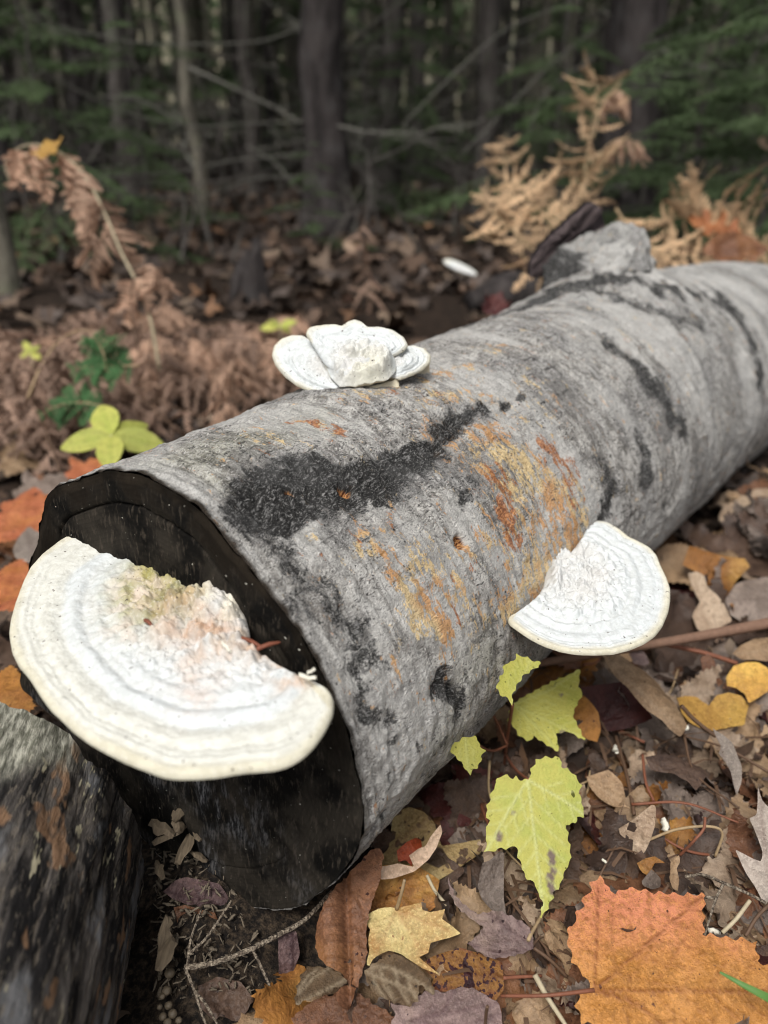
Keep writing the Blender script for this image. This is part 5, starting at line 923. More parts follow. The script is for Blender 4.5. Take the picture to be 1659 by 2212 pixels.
def pinna_data(seed, curl=1.0, n=13, wid=.22, bx=.1, bz=-.1):
    q = np.random.default_rng(seed); parts = [tube(smooth_path([(0, 0, 0), (0, .5, -.02), (0, 1, -.12 * curl)], 8), np.linspace(.012, .004, 8), 4)]
    for i in range(n):
        y = .06 + .92 * i / n; ln = wid * (1 - .75 * (i / n) ** 1.6) * q.uniform(.75, 1.15); w = .92 / n * .44
        for s in (-1, 1):
            jy = q.uniform(-1.5, 2.5); u = np.linspace(0, 1, 6); cr = curl * q.uniform(.3, 1.9) + .05; rows = []
            for k in u:
                hw = w * (1 - .55 * k ** 2) * (1.0 if k > 0 else .8); th = cr * k * 1.5
                cx = ln * math.sin(th) / max(cr * 1.5, .05) if cr > .05 else ln * k; cz = -ln * (1 - math.cos(th)) / max(cr * 1.5, .05) if cr > .05 else 0
                zc = -.12 * curl * (y ** 2); lift = hw * .5
                k = k + jy * k; rows.append([(s * cx, y + k * .05 - hw, cz + zc - lift), (s * cx, y + k * .05, cz + zc + lift * .4), (s * cx, y + k * .05 + hw, cz + zc - lift)])
            parts.append((np.array(rows).reshape(-1, 3), (grid_faces(6, 3),)))
    V, F = merge(parts); y = V[:, 1].clip(0, 1.2); V = V + np.stack([bx * q.choice((-1, 1)) * y ** 2, -.25 * (abs(bz) + abs(bx)) * y ** 3, bz * y ** 2], -1)
    return mesh_data('pinna', V, F)
def pset(mat, curl, wid=.22, n=11, s0=0, bx=.1, bz=-.1):
    out = []
    for k in range(3):
        me = pinna_data(100 + k + s0, curl, n, wid, bx * (.5 + .5 * k), bz * (.6 + .5 * k)); me.materials.append(mat); out.append(me)
    return out
PD_CURL = pset(M_FERN, .9, .34, 9, s0=40, bx=.3, bz=-.35)
PD_FERN, PD_P, PD_D, PD_G = pset(M_FERN, 1.2, .28, 12), pset(M_FERN_P, .5, .16, 16, s0=10, bx=.3, bz=.45), pset(M_FERN_D, 1.3, s0=20), pset(M_FERN_G, .1, .30, s0=30)
def frond(label, pts, pinnae, smat, n=14, plen=.14, droop=.6, spread=.9, t0=.25, r=.0022, group=None, seed=0, up=(0, 0, 1), name='dead_fern', prof=None, cat='fern', wild=.28):
    q = np.random.default_rng(seed); o = thing(name, label, cat, pts[0], group); P = smooth_path(pts, 40); wtube('stalk', list(pts), (r, r * .3), smat, o, 40, 6)
    T = np.gradient(P, axis=0); T /= np.linalg.norm(T, axis=1)[:, None]; L0 = np.array(o.location)
    for i in range(n):
        t = t0 + (1 - t0) * (i + .3) / n; k = min(int(t * 39), 38); pr = prof(t) if prof else math.sin(math.pi * min(1, (.15 + .85 * (t - t0) / (1 - t0)) * .98)) ** .7 * (1.1 - .3 * t)
        for s in (-1, 1):
            sv = np.cross(T[k], np.asarray(up, float)); sv = sv / (np.linalg.norm(sv) + 1e-6) * s
            d = sv * spread + T[k] * .45 + np.array([0, 0, -droop]) * q.uniform(.6, 1.4) + q.normal(0, wild, 3); nn = np.asarray(up, float) + (.3 + wild) * q.normal(size=3)
            M = orient(P[k] - L0, d, nn); ob = bpy.data.objects.new('pinna', pinnae[q.integers(3)]); COL.objects.link(ob); ob.parent = o
            sc = plen * pr * q.uniform(.8, 1.15); ob.matrix_local = M @ Matrix.Diagonal((sc, sc, sc, 1))
    return o
# the standing frond on the far side of the log
DF = 1.25
frond('tall arching dead copper fern frond curling over, standing behind the log', [at_dep(x, y, DF + dz) for x, y, dz in [(345, 800, .02), (325, 690, 0), (300, 620, 0), (262, 545, 0), (235, 480, 0), (195, 400, 0), (150, 345, 0), (95, 315, 0), (45, 318, .02), (12, 350, .03), (22, 395, .03)]], PD_CURL, M_STEM_PALE, 7, .125, 2.0, .3, .36, .003, seed=3, prof=lambda t: 1.0 if t < .6 else 1.0 - 1.7 * (t - .6))
frond('small curled tip of dead copper fern beside the tall arching frond', [at_dep(x, y, DF - .03) for x, y in [(300, 760), (285, 690), (285, 620), (310, 575), (345, 585), (370, 625)]], PD_CURL, M_STEM_BROWN, 5, .08, 1.3, .6, .3, .002, seed=5)
# ferns beyond the log
frond('tall upright cluster of golden brown dead fern in front of the dark trunk', [at_dep(x, y, 1.75) for x, y in [(1240, 560), (1250, 470), (1262, 380), (1275, 290), (1290, 210), (1280, 150)]], PD_P, M_STEM_TAN, 15, .11, .5, .75, .12, .003, seed=8, prof=lambda t: 1.0 - .6 * abs(t - .45), wild=.5)
frond('copper fern tip drooping from the tall fern cluster', [at_dep(x, y, 1.72) for x, y in [(1250, 420), (1300, 330), (1340, 300), (1375, 310), (1390, 335)]], PD_FERN, M_STEM_TAN, 7, .07, 1.4, .6, .3, .002, seed=9)
frond('curled copper fern tip at the top of the tall fern cluster', [at_dep(x, y, 1.72) for x, y in [(1280, 300), (1300, 230), (1325, 200), (1350, 205), (1355, 235)]], PD_FERN, M_STEM_TAN, 7, .07, 1.3, .7, .2, .002, seed=10)
frond('pale straw fern frond spreading beside the broken branch', [at_dep(x, y, 1.45) for x, y in [(1250, 600), (1215, 530), (1170, 460), (1120, 410), (1085, 385)]], PD_P, M_STEM_TAN, 11, .11, .25, .9, .15, .0025, seed=11, up=(0, -.7, .6))
frond('straw fern frond leaning out low to the broken branch', [at_dep(x, y, 1.42) for x, y in [(1230, 610), (1170, 560), (1110, 500), (1060, 455), (1030, 425)]], PD_P, M_STEM_TAN, 11, .10, .5, .9, .15, .0025, seed=12, up=(0, -.7, .6))
frond('faded straw fern frond behind the tall fern cluster', [at_dep(x, y, 1.9) for x, y in [(1130, 560), (1110, 470), (1095, 400), (1090, 330), (1090, 290)]], PD_P, M_STEM_TAN, 10, .10, .3, .9, .1, .0025, seed=13, up=(0, -.8, .5))
frond('straw fern frond with upright fingers behind the far end of the log', [at_dep(x, y, 1.5) for x, y in [(1660, 560), (1600, 520), (1540, 490), (1480, 470), (1420, 480)]], PD_P, M_STEM_TAN, 12, .13, -.7, .6, .05, .003, seed=14, up=(0, -.8, .5))
frond('straw fern frond lying along the top of the log', [at_dep(x, y, 1.42) for x, y in [(1330, 450), (1370, 510), (1420, 545), (1480, 555), (1540, 560)]], PD_P, M_STEM_TAN, 10, .09, .3, .8, .05, .0025, seed=15, up=(0, -.6, .8))
frond('dense straw fern frond under the orange oak leaf', [at_dep(x, y, 1.5) for x, y in [(1700, 600), (1640, 560), (1580, 545), (1500, 530), (1450, 540)]], PD_P, M_STEM_TAN, 12, .11, .1, .9, .05, .0025, seed=16, up=(0, -.7, .7))
frond('small dull brown fern standing beyond the lobed fungus', [at_dep(x, y, 2.1) for x, y in [(800, 690), (800, 620), (790, 560), (780, 500), (790, 470)]], PD_D, M_STEM_BROWN, 9, .09, .9, .7, .1, .002, seed=17)
# brown bracken carpet on the left
q = np.random.default_rng(21); FL = ('crumpled copper brown dead fern frond collapsed on the ground behind the log', 'crumpled dull brown dead fern frond collapsed on the ground behind the log')
for i in range(64):
    px, py = q.uniform(-40, 640), q.uniform(735, 965)
    if px > 360 and py > 900 - (px - 360) * .2: continue
    c = at_z(px, py, -.02); a = q.uniform(0, 6.28); L = q.uniform(.22, .42) * (1.0 if c[1] > .9 else .7); d = np.array([math.cos(a), math.sin(a), 0]) * L; h = q.uniform(.02, .075)
    pts = [c - d * .5 + [0, 0, -.01], c - d * .2 + [0, 0, h], c + d * .15 + [0, 0, h * 1.1], c + d * .5 + [0, 0, h * .2]]
    frond(FL[int(i % 3 > 0)], pts, (PD_FERN, PD_D, PD_D)[i % 3], M_STEM_BROWN, 10, .085, .8, .9, .05, .002, ('collapsed copper fern fronds', 'collapsed dull fern fronds')[int(i % 3 > 0)], 30 + i)
frond('dull brown fern frond arching up out of the collapsed ferns', [at_dep(x, y, 1.05) for x, y in [(60, 860), (90, 790), (130, 735), (190, 715), (250, 760)]], PD_D, M_STEM_TAN, 11, .09, 1.2, .6, .1, .002, seed=70)
for lab, pts, s in [('small green fern frond above the whorled yellow plant', [(230, 880), (180, 870), (130, 875), (80, 900)], 71), ('green fern frond leaning toward the tall arching dead frond', [(300, 790), (250, 790), (200, 790), (150, 800)], 72), ('upright green fern tip among collapsed brown ferns', [(230, 800), (225, 770), (215, 745), (200, 725)], 73)]:
    frond(lab, [at_dep(x, y, 1.0) for x, y in pts], PD_G, M_STEM_TAN, 9, .042, .1, .95, .1, .0012, seed=s, name='green_fern', up=(0, -.5, .8))
# ---- yellow whorled plant behind the log, and others like it far back
M_WH = leaf_material('yellow_green_whorl_leaf', (.50, .54, .12), (.60, .60, .15), None, (.36, .46, .08), 20, transl=.4, vein_amt=.4)
def whorl(label, c_px, dep, tips, w=.42, base_px=None):
    c = at_dep(*c_px, dep); o = thing('whorled_plant', label, 'plant', c + [0, 0, -.12])
    wtube('stem', [c + [0, .01, -.14], c + [0, 0, -.05], c], .0014, M_STEM_PALE, o, 12, 6)
    for i, (x, y, dz) in enumerate(tips):
        tp = at_dep(x, y, dep + dz); L = float(np.linalg.norm(tp - c)); oo = np.array(lobed([(0, 0), (.06, .05), (.17, .18), (.235, .36), (.235, .55), (.17, .76), (.08, .92), (0, 1.0)])) * L * [w / .42, 1]
        me = leaf_mesh('leaf', oo, [[(0, 0), (0, L * .95)]], L, d=L / 16, curl=(.5, -.3), vein_amp=.01, seed=i, side_veins=False, vw=L * .03); lo = link('leaf', me, M_WH, o)
        M = orient(c, tp - c, -FW + np.array([0, 0, .8])); lo.matrix_local = Matrix.Translation(-Vector(o.location)) @ M
whorl('yellow-green whorled plant with five oval leaves behind the near end of the log', (240, 940), .78, [(210, 862, .03), (122, 960, -.01), (232, 1003, -.04), (358, 958, .0), (322, 905, .03)], .46)
whorl('small yellow plant peeking out behind the lobed fungus', (605, 705), 1.6, [(560, 705, 0), (580, 690, 0), (640, 690, 0), (630, 715, 0)], .5)
whorl('tiny yellow-green sprig at the edge of the collapsed ferns', (65, 760), 1.3, [(50, 735, 0), (85, 745, 0), (40, 770, 0), (90, 775, 0)], .5)
# ---- individual leaves on the left and beyond
def place_leaf(name, label, kind, mat, base_px, tip_px, z=.02, zt=None, nrm=(0, -.3, 1), group=None, wide=1.0, **kw):
    b, tp = at_z(*base_px, z), at_z(*tip_px, z if zt is None else zt); L = float(np.linalg.norm(tp - b)); me = shape_leaf(kind, L, **kw); o = link(name, me, mat); o.matrix_world = orient(b, tp - b, nrm); tag(o, label, 'leaf', group)
    link('petiole', petiole_data(L * .6, .0009, int(L * 1e5) % 97), M_STEM_RED, o); return o
place_leaf('maple_leaf', 'orange-red maple leaf on the ground beside the top corner of the sawn end', 'maple', M_REDOR, (40, 1160), (70, 1055), .05, .06, d=.004, wrinkle=.02, vein_amp=.006)
place_leaf('maple_leaf', 'orange-red maple leaf behind the rim of the largest fungus', 'maple', M_REDOR, (-10, 1320), (40, 1210), .06, .06, d=.004, wrinkle=.02, vein_amp=.006)
place_leaf('maple_leaf', 'dull orange maple leaf low beside the largest fungus', 'maple', M_AMBER, (-20, 1560), (20, 1440), .05, .05, d=.004, wrinkle=.02)
place_leaf('maple_leaf', 'orange maple leaf under the whorled yellow plant', 'maple', M_REDOR, (170, 1035), (230, 985), .01, .02, d=.004, wrinkle=.03)
place_leaf('fallen_leaf', 'pale grey leaf standing by the corner of the sawn end', 'oval', M_OAK, (70, 1215), (60, 1140), .05, .06, d=.004, wrinkle=.03)
place_leaf('fallen_leaf', 'grey leaf flat on the ground near the whorled yellow plant', 'maple', M_GREY, (60, 1080), (150, 1020), .0, .01, d=.004, wrinkle=.03)
def dep_leaf(label, kind, mat, b, tip, dep, nrm, name='oak_leaf', **kw):
    bb, tt = at_dep(*b, dep), at_dep(*tip, dep + .02); L = float(np.linalg.norm(tt - bb)); o = link(name, shape_leaf(kind, L, **kw), mat); o.matrix_world = orient(bb, tt - bb, nrm); tag(o, label, 'leaf'); link('petiole', petiole_data(L * .4, .0012, 3), M_STEM_BROWN, o)
M_OAKO = leaf_material('orange_brown_oak_leaf', (.36, .15, .06), (.27, .10, .04), (.1, .04, .02), (.25, .09, .04), 20)
dep_leaf('orange-brown oak leaf lying on the straw ferns behind the log', 'oak', M_OAKO, (1610, 508), (1470, 500), 1.45, (0, -.6, .8), d=.006, wrinkle=.08, curl=(1.4, .6))
dep_leaf('brown curled oak leaf resting on the far end of the log', 'oval', M_BROWN, (1520, 545), (1659, 535), 1.33, (0, -.7, .7), d=.006, wrinkle=.05, curl=(1.5, 0))
dep_leaf('dark red leaf stuck at the far edge of the log ridge', 'maple', M_MAROON, (1060, 680), (1080, 640), 1.05, (0, -.8, .6), name='maple_leaf', d=.004, wrinkle=.08, curl=(1.5, .5))
dep_leaf('amber leaf caught on the arching copper frond', 'maple', M_GOLD, (104, 335), (98, 302), 1.22, (0, -1, .3), name='maple_leaf', d=.005, wrinkle=.05)
# ================================================================ leaf litter
def log_clear(p, k=.97):
    d = np.sqrt(((_P - p) ** 2).sum(1)); i = int(d.argmin()); return d[i] > float(log_rad(_ss[i])) * k
GEN = [('dark brown', M_DARK, .20), ('warm brown', M_BROWN, .25), ('tan', M_TAN, .20), ('grey brown', M_GREY, .20), ('amber', M_AMBER, .05), ('pale tan', M_TAN2, .06), ('maroon', M_MAROON, .03)]
gen_mesh = {}
for gi, (nm, mt, _) in enumerate(GEN):
    for k in range(4):
        kind = ('maple', 'oval', 'maple', 'sugar')[k]; me = shape_leaf(kind, .07, name='fallen_leaf', d=.07 / 15, curl=((1.2, 2.6, -1.2, -2.0)[k], (.5, -.6, .9, .3)[k]), wrinkle=.055, ripple=.05, vein_amp=.012, seed=gi * 4 + k + .5)
        me.materials.append(mt); gen_mesh[(gi, k)] = me
q = np.random.default_rng(2024); cum = np.cumsum([g[2] for g in GEN]); cum /= cum[-1]; n_ind = 0; tries = 0
def scatter_leaf(p, sc, tilt=.5):
    gi = int(np.searchsorted(cum, q.random())); k = int(q.integers(4)); o = bpy.data.objects.new('fallen_leaf', gen_mesh[(gi, k)]); COL.objects.link(o)
    a = q.uniform(0, 6.28); nrm = np.array([q.normal(0, tilt * .6), q.normal(-.15, tilt * .6), 1.0]); y = np.array([math.cos(a), math.sin(a), q.normal(0, .2)])
    M = orient(p, y, nrm); o.matrix_world = M @ Matrix.Translation((0, -.03 * sc, 0)) @ Matrix.Diagonal((sc, sc, sc, 1))
    kw_ = ('open lobed', 'narrow oval', 'cupped lobed', 'sharp-pointed')[k]; tag(o, 'dry %s %s leaf lying loose in the deep leaf litter' % (kw_, GEN[gi][0]), 'leaf', 'loose %s %s litter leaves' % (kw_, GEN[gi][0]))
while n_ind < 235 and tries < 4000:
    tries += 1; px, py = q.uniform(690, 1760), q.uniform(1010, 2260); p = at_z(px, py, 0.); 
    if p[1] > 1.5: continue
    p[2] = float(gz(p[0], p[1])) + (q.uniform(-.006, -.001) if (px < 1260 and py > 1780) else q.uniform(-.002, .009) if p[1] < .62 else q.uniform(.005, .04))
    if not log_clear(p + [0, 0, .02], 1.08) or (px < 760 and py < 2100) or (px < 900 and py < 1850): continue
    scatter_leaf(p, q.uniform(.7, 1.3) * (.95 if p[1] < .5 else 1.3), .15 if (px < 1260 and py > 1780) else .32 if p[1] < .62 else .8); n_ind += 1
tries = 0; n2_i = 0
while n2_i < 55 and tries < 2000:
    tries += 1; px, py = q.uniform(-60, 1040), q.uniform(640, 1240); p = at_z(px, py, -.02)
    if not log_clear(p + [0, 0, .03], 1.05) : continue
    p[2] = float(gz(p[0], p[1])) + q.uniform(0, .02); scatter_leaf(p, q.uniform(.7, 1.2)); n2_i += 1
# everything smaller, deeper and farther: one mass of litter
def litter_mass(N, rmin, rmax, size, seed, zlo, zhi, name, label, az=.9, dark=1.0):
    q = np.random.default_rng(seed); o = np.array(SH['maple']['o'])[::2]; o = np.concatenate([o, (o * [-1, 1])[::-1][1:-1]]); k = len(o); ctr = np.array([[0, .4]])
    ring = ctr + (o - ctr) * .5; T = np.concatenate([ctr, ring, o]); nt = len(T); j = np.arange(k); j2 = (j + 1) % k
    F3 = np.stack([0 * j, 1 + j, 1 + j2], -1); F4 = np.stack([1 + j, 1 + k + j, 1 + k + j2, 1 + j2], -1)
    u = q.random(N); r = np.sqrt(rmin ** 2 + u * (rmax ** 2 - rmin ** 2)); th = q.uniform(-az, az, N); X, Y = r * np.sin(th), r * np.cos(th); Z = gz(X, Y) + q.uniform(zlo, zhi, N)
    S = size * q.uniform(.5, 1.2, N); c1, c2 = q.normal(0, .8, (2, N)).clip(-1.3, 1.3); a = q.uniform(0, 6.28, N); tx, ty = q.normal(0, .25, (2, N)).clip(-.5, .5)
    x, y = T[None, :, 0], T[None, :, 1] - .4; z = c1[:, None] * x * x + c2[:, None] * y * y + q.normal(0, .05, (N, nt)) + tx[:, None] * x + ty[:, None] * y
    V = np.stack([X[:, None] + S[:, None] * (x * np.cos(a)[:, None] - y * np.sin(a)[:, None]), Y[:, None] + S[:, None] * (x * np.sin(a)[:, None] + y * np.cos(a)[:, None]), Z[:, None] + S[:, None] * z], -1)
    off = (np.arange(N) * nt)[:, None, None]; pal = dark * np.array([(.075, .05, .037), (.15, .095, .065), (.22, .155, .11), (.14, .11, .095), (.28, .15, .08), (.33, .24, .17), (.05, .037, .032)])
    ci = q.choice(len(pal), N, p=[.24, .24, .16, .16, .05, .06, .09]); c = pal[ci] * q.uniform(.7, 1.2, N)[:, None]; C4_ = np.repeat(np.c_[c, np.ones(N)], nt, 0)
    me = mesh_data(name, V.reshape(-1, 3), ((F4[None] + off).reshape(-1, 4), (F3[None] + off).reshape(-1, 3)), dict(tint=C4_)); tag(link(name, me, M_LIT), label, 'litter', kind='stuff')
t = NT('litter_leaf'); p = t.tc(); n = t.noise(p, 90, 4); M_LIT = t.done(t.bsdf(t.mix(t.ramp(n, .35, .7, 0, .55), t.attr('tint').outputs['Color'], (.03, .02, .015)), .7, t.bump(n, .4, .003), .25))
litter_mass(3400, .14, 1.7, .046, 1, -.014, .003, 'leaf_litter', 'mat of small brown leaves and fragments under the larger litter leaves', 1.2, .55)  # palette darkened: shadow beneath the top leaves painted into the mat
litter_mass(5200, 1.6, 7.0, .075, 2, -.01, .03, 'far_leaf_litter', 'brown leaf litter on the forest floor running back under the trees', .9, .62)  # palette darkened: shade under the trees painted into the far floor
# fine crumbs and needles among the leaves
q = np.random.default_rng(91); prt = []
for i in range(600):
    px, py = q.uniform(1000, 1700), q.uniform(1350, 2230); c = at_z(px, py, 0.); c[2] = float(gz(c[0], c[1])) + q.uniform(.0, .022)
    if not log_clear(c, 1.05): continue
    a = q.uniform(0, 6.28); L = q.uniform(.006, .03); d = np.array([math.cos(a), math.sin(a), q.normal(0, .25)]) * L; w = np.array([-d[1], d[0], 0]) / L * q.uniform(.0004, .0012); m_ = c + d * .5 + [0, 0, q.uniform(0, .006)]
    prt.append((np.array([c - w, c + w, m_ + w, m_ - w, c + d + w * .5, c + d - w * .5]), (np.array([[0, 1, 2, 3], [3, 2, 4, 5]]),)))
V, F = merge(prt); tag(wpart('litter_shreds', V, F, M_STEM_BROWN), 'thin shreds and needles strewn through the litter', 'litter', kind='stuff')

# ================================================================ forest behind
def trunk_mat(name, A, B, lich):
    t = NT(name); p = t.tc(); n = t.noise(t.mapp(p, (22, 22, 5)), 1, 6, .65, .4); n3 = t.noise(p, 9, 4)
    c = t.mix(t.ramp(n, .35, .68), A, B); c = t.mix(t.ramp(n3, .5, .7, 0, .5), c, lich); return t.done(t.bsdf(c, .9, t.bump(n, 1, .015), .2))
M_TRK = trunk_mat('grey_brown_trunk', (.036, .030, .027), (.10, .09, .082), (.10, .108, .078)); M_TRK2 = trunk_mat('pale_lichen_trunk', (.06, .054, .044), (.17, .155, .12), (.14, .15, .095)); M_TRKD = trunk_mat('dark_trunk', (.018, .015, .0145), (.055, .047, .045), (.07, .066, .065))
M_DEAD = stem_mat('dead_branch', (.17, .165, .145), (.085, .08, .065), .9)
t = NT('conifer_needles'); p = t.tc(); n = t.noise(p, 12, 3); oi = t.new('ShaderNodeObjectInfo').outputs['Random']; c = t.mix(n, (.058, .092, .042), (.115, .16, .07)); hh = t.new('ShaderNodeHueSaturation'); t.put(hh.inputs['Value'], t.ramp(oi, 0, 1, .7, 1.2)); t.put(hh.inputs['Color'], c)
d_ = t.bsdf(hh.outputs[0], .7); tr = t.new('ShaderNodeBsdfTranslucent'); t.put(tr.inputs['Color'], hh.outputs[0]); mx = t.new('ShaderNodeMixShader'); mx.inputs[0].default_value = .3; t.l.new(d_, mx.inputs[1]); t.l.new(tr.outputs[0], mx.inputs[2]); M_NDL = t.done(mx.outputs[0])
def trunk_data(r, h, seed, mat, lean=0.):
    q = np.random.default_rng(seed); n = 22; z = np.linspace(-.3, h, n); pth = np.stack([lean * z + .25 * r * np.sin(z * .9 + seed) + .02 * q.normal(size=n), .02 * q.normal(size=n), z], -1)
    rad = r * (1 - .45 * np.clip(z, 0, h) / h) * (1 + .5 * np.exp(-np.maximum(z, 0) / .15)); V, F = tube(pth, rad, 14); cen = np.repeat(pth, 14, 0); V[:14 * n] = cen + (V[:14 * n] - cen) * (1 + .09 * fbm(V[:14 * n] * [14, 14, 4] + seed, 3))[:, None]
    me = mesh_data('trunk', V, F); me.materials.append(mat); return me
def branch_data(L, seed, mat=M_DEAD, r=.008):
    """bare dead bough: one limb with side twigs, local +X outwards"""
    q = np.random.default_rng(seed); n = 9; x = np.linspace(0, L, n); sag = q.uniform(-.25, .1); P = np.stack([x, np.cumsum(q.normal(0, .025, n)) * L, sag * x + .22 * x ** 2 / L * q.uniform(.2, 1.2) + np.cumsum(q.normal(0, .012, n)) * L], -1); parts = [tube(P, np.linspace(r, r * .25, n), 5)]
    for i in range(14):
        k = int(q.integers(2, n)); b = P[k]; s = q.choice((-1, 1)); l = L * q.uniform(.12, .4) * (1.2 - k / n); d = np.array([q.uniform(.4, .9), s * q.uniform(.4, .9), q.uniform(-.35, .25)]); d = d / np.linalg.norm(d) * l
        parts.append(tube(smooth_path([b, b + d * .5 + [0, 0, q.normal(0, .03)], b + d + [0, 0, q.uniform(-.03, .06) * l * 3]], 6), np.linspace(r * .4, r * .12, 6), 4))
    V, F = merge(parts); me = mesh_data('branch', V, F); me.materials.append(mat); return me
def spray(q, base, d, L, w, n, droop=.25, nl=.03):
    """flat needle spray along d: quads"""
    d = d / np.linalg.norm(d); s = np.cross(d, [0, 0, 1.]); s /= np.linalg.norm(s) + 1e-9; V, F = [], []
    for i in range(n):
        t = q.random() ** .8; sd = q.choice((-1, 1)); off = sd * w * L * (1 - t) * q.random(); c = base + d * (t * L) + s * off + np.array([0, 0, -droop * L * t * t - .12 * abs(off)])
        v = d * q.uniform(.3, 1) + s * sd * q.uniform(.2, 1) + np.array([0, 0, q.normal(-.1, .3)]); v = v / np.linalg.norm(v) * nl * q.uniform(.6, 1.4); wv = np.cross(v, q.normal(size=3)); wv = wv / (np.linalg.norm(wv) + 1e-9) * nl * .16
        k = len(V); V += [c - wv, c + wv, c + v + wv * .6, c + v - wv * .6]; F.append((k, k + 1, k + 2, k + 3))
    return np.array(V), np.array(F)
def crown_data(seed, h=6., r=1.5, n=46, per=70, nl=.17):
    q = np.random.default_rng(seed); parts = []
    for i in range(n):
        t = (i + q.random()) / n; z = t * h; L = r * (1 - t * .85) * q.uniform(.6, 1.15); a = q.uniform(0, 6.28); d = np.array([math.cos(a), math.sin(a), q.uniform(-.25, .1)]); V, F = spray(q, np.array([0, 0, z]), d, L, .55, per, .2, nl); parts.append((V, (F,)))
    V, F = merge(parts); me = mesh_data('crown', V, F); me.materials.append(M_NDL); return me
CROWNS = [crown_data(1), crown_data(2, 7, 1.8), crown_data(3, 5, 1.3)]; BR = [branch_data(q_, 50 + i) for i, q_ in enumerate((.9, 1.2, .7, 1.5, 1.0, .6))]
def bough_data(seed, L=.7, n=14, per=60, nl=.022):
    q = np.random.default_rng(seed); P = smooth_path([(0, 0, 0), (L * .5, 0, .02), (L, 0, -.12 * L)], 8); parts = [tube(P, np.linspace(.006, .002, 8), 5)]
    for i in range(n):
        t = (i + .5) / n; b = np.array([t * L, 0, -.12 * L * t * t]); s = 1 if i % 2 else -1; V, F = spray(q, b, np.array([.75, s * .8, -.08]), L * .42 * (1.05 - t), .35, per, .2, nl); parts.append((V, (F,)))
    V, F = spray(q, np.array([.3 * L, 0, 0]), np.array([1., 0, -.05]), L * .75, .1, per, .1, nl); parts.append((V, (F,)))
    V, F = merge(parts); me = mesh_data('bough', V, F); me.materials.append(M_NDL); return me
BOUGH = [bough_data(5), bough_data(6, .9), bough_data(7, .55)]
q = np.random.default_rng(404); TR = {}
for i in range(8): TR[i] = trunk_data((.025, .035, .05, .03, .06, .042, .02, .07)[i], 6.0, 900 + i, (M_TRK, M_TRK2, M_TRK, M_TRK2, M_TRKD, M_TRK2, M_TRK, M_TRK)[i], q.normal(0, .025))
def tree(label, x, y, tdata, group=None, crown=True, nb=4, zc=2.6, bz=(.3, 2.0), name='conifer_tree', sc=1.0, boughs=0, crown_sc=1.0):
    z = float(gz(np.array([x]), np.array([y]))[0]); o = thing(name, label, 'tree', (x, y, z), group); o.rotation_euler = (0, 0, q.uniform(0, 6.28) if group else 0); link('trunk', tdata, None, o).scale = (sc, sc, 1)
    for k in range(nb):
        b = link('branch', BR[q.integers(6)], None, o); b.location = (0, 0, q.uniform(*bz)); b.rotation_euler = (q.normal(0, .2), q.normal(0, .25), q.uniform(0, 6.28)); s = q.uniform(.7, 1.3); b.scale = (s, s, s)
    for k in range(boughs):
        b = link('bough', BOUGH[q.integers(3)], None, o); b.location = (0, 0, q.uniform(.3, 1.9)); b.rotation_euler = (0, q.normal(.15, .15), q.uniform(0, 6.28)); s = q.uniform(.7, 1.3); b.scale = (s, s, s)
    if crown: c = link('crown', CROWNS[q.integers(3)], None, o); c.location = (0, 0, zc); c.scale = (crown_sc,) * 3
    return o
def ground_px(x, dep): p = at_dep(x, 500, dep); return p[0], p[1]
x, y = ground_px(708, 3.9); big_tree = tree('stout grey-brown conifer trunk standing alone behind the lobed fungus', x, y, trunk_data(.105, 7, 31, M_TRKD), nb=3, zc=2.8, name='conifer_tree')
x, y = ground_px(1318, 3.7); dark_tree = tree('thick dark conifer trunk behind the tall fern cluster, pale bark on its flank', x, y, trunk_data(.125, 7, 33, M_TRKD), nb=2, zc=2.8)
x, y = ground_px(-14, 2.3); tree('slim grey sapling trunk just beside the collapsed ferns', x, y, trunk_data(.032, 5, 35, M_TRK2), nb=0, crown=False)
for pts, dp in [([(720, 262), (560, 266), (400, 272), (220, 222), (0, 92), (-60, 60)], (3.8, 2.4)), ([(720, 60), (640, 66), (540, 92), (300, 92), (120, 55), (0, 28)], (3.8, 2.6)), ([(690, 380), (550, 386), (480, 412), (400, 430), (280, 418), (180, 395)], (3.8, 2.5)), ([(700, 330), (520, 345), (380, 372), (200, 380)], (3.8, 2.8)), ([(760, 90), (820, 40), (900, -20)], (3.7, 3.0)), ([(400, 272), (300, 215), (210, 205), (215, 150)], (2.9, 2.6))]:
    wtube('branch', [at_dep(a, b, dp[0] + (dp[1] - dp[0]) * k / (len(pts) - 1)) for k, (a, b) in enumerate(pts)], (.0045, .0025), M_DEAD, big_tree, 40, 6)
for pts, dp in [([(1300, 20), (1400, 90), (1500, 140), (1659, 190), (1720, 200)], (3.6, 2.6)), ([(1290, 60), (1200, 130), (1100, 230), (1000, 330)], (3.6, 2.9)), ([(1290, 120), (1180, 200), (1130, 330)], (3.6, 3.0)), ([(1280, -10), (1100, 60), (960, 180), (880, 260)], (3.6, 2.8))]:
    wtube('branch', [at_dep(a, b, dp[0] + (dp[1] - dp[0]) * k / (len(pts) - 1)) for k, (a, b) in enumerate(pts)], (.0035, .002), M_DEAD, dark_tree, 40, 6)
spots = []
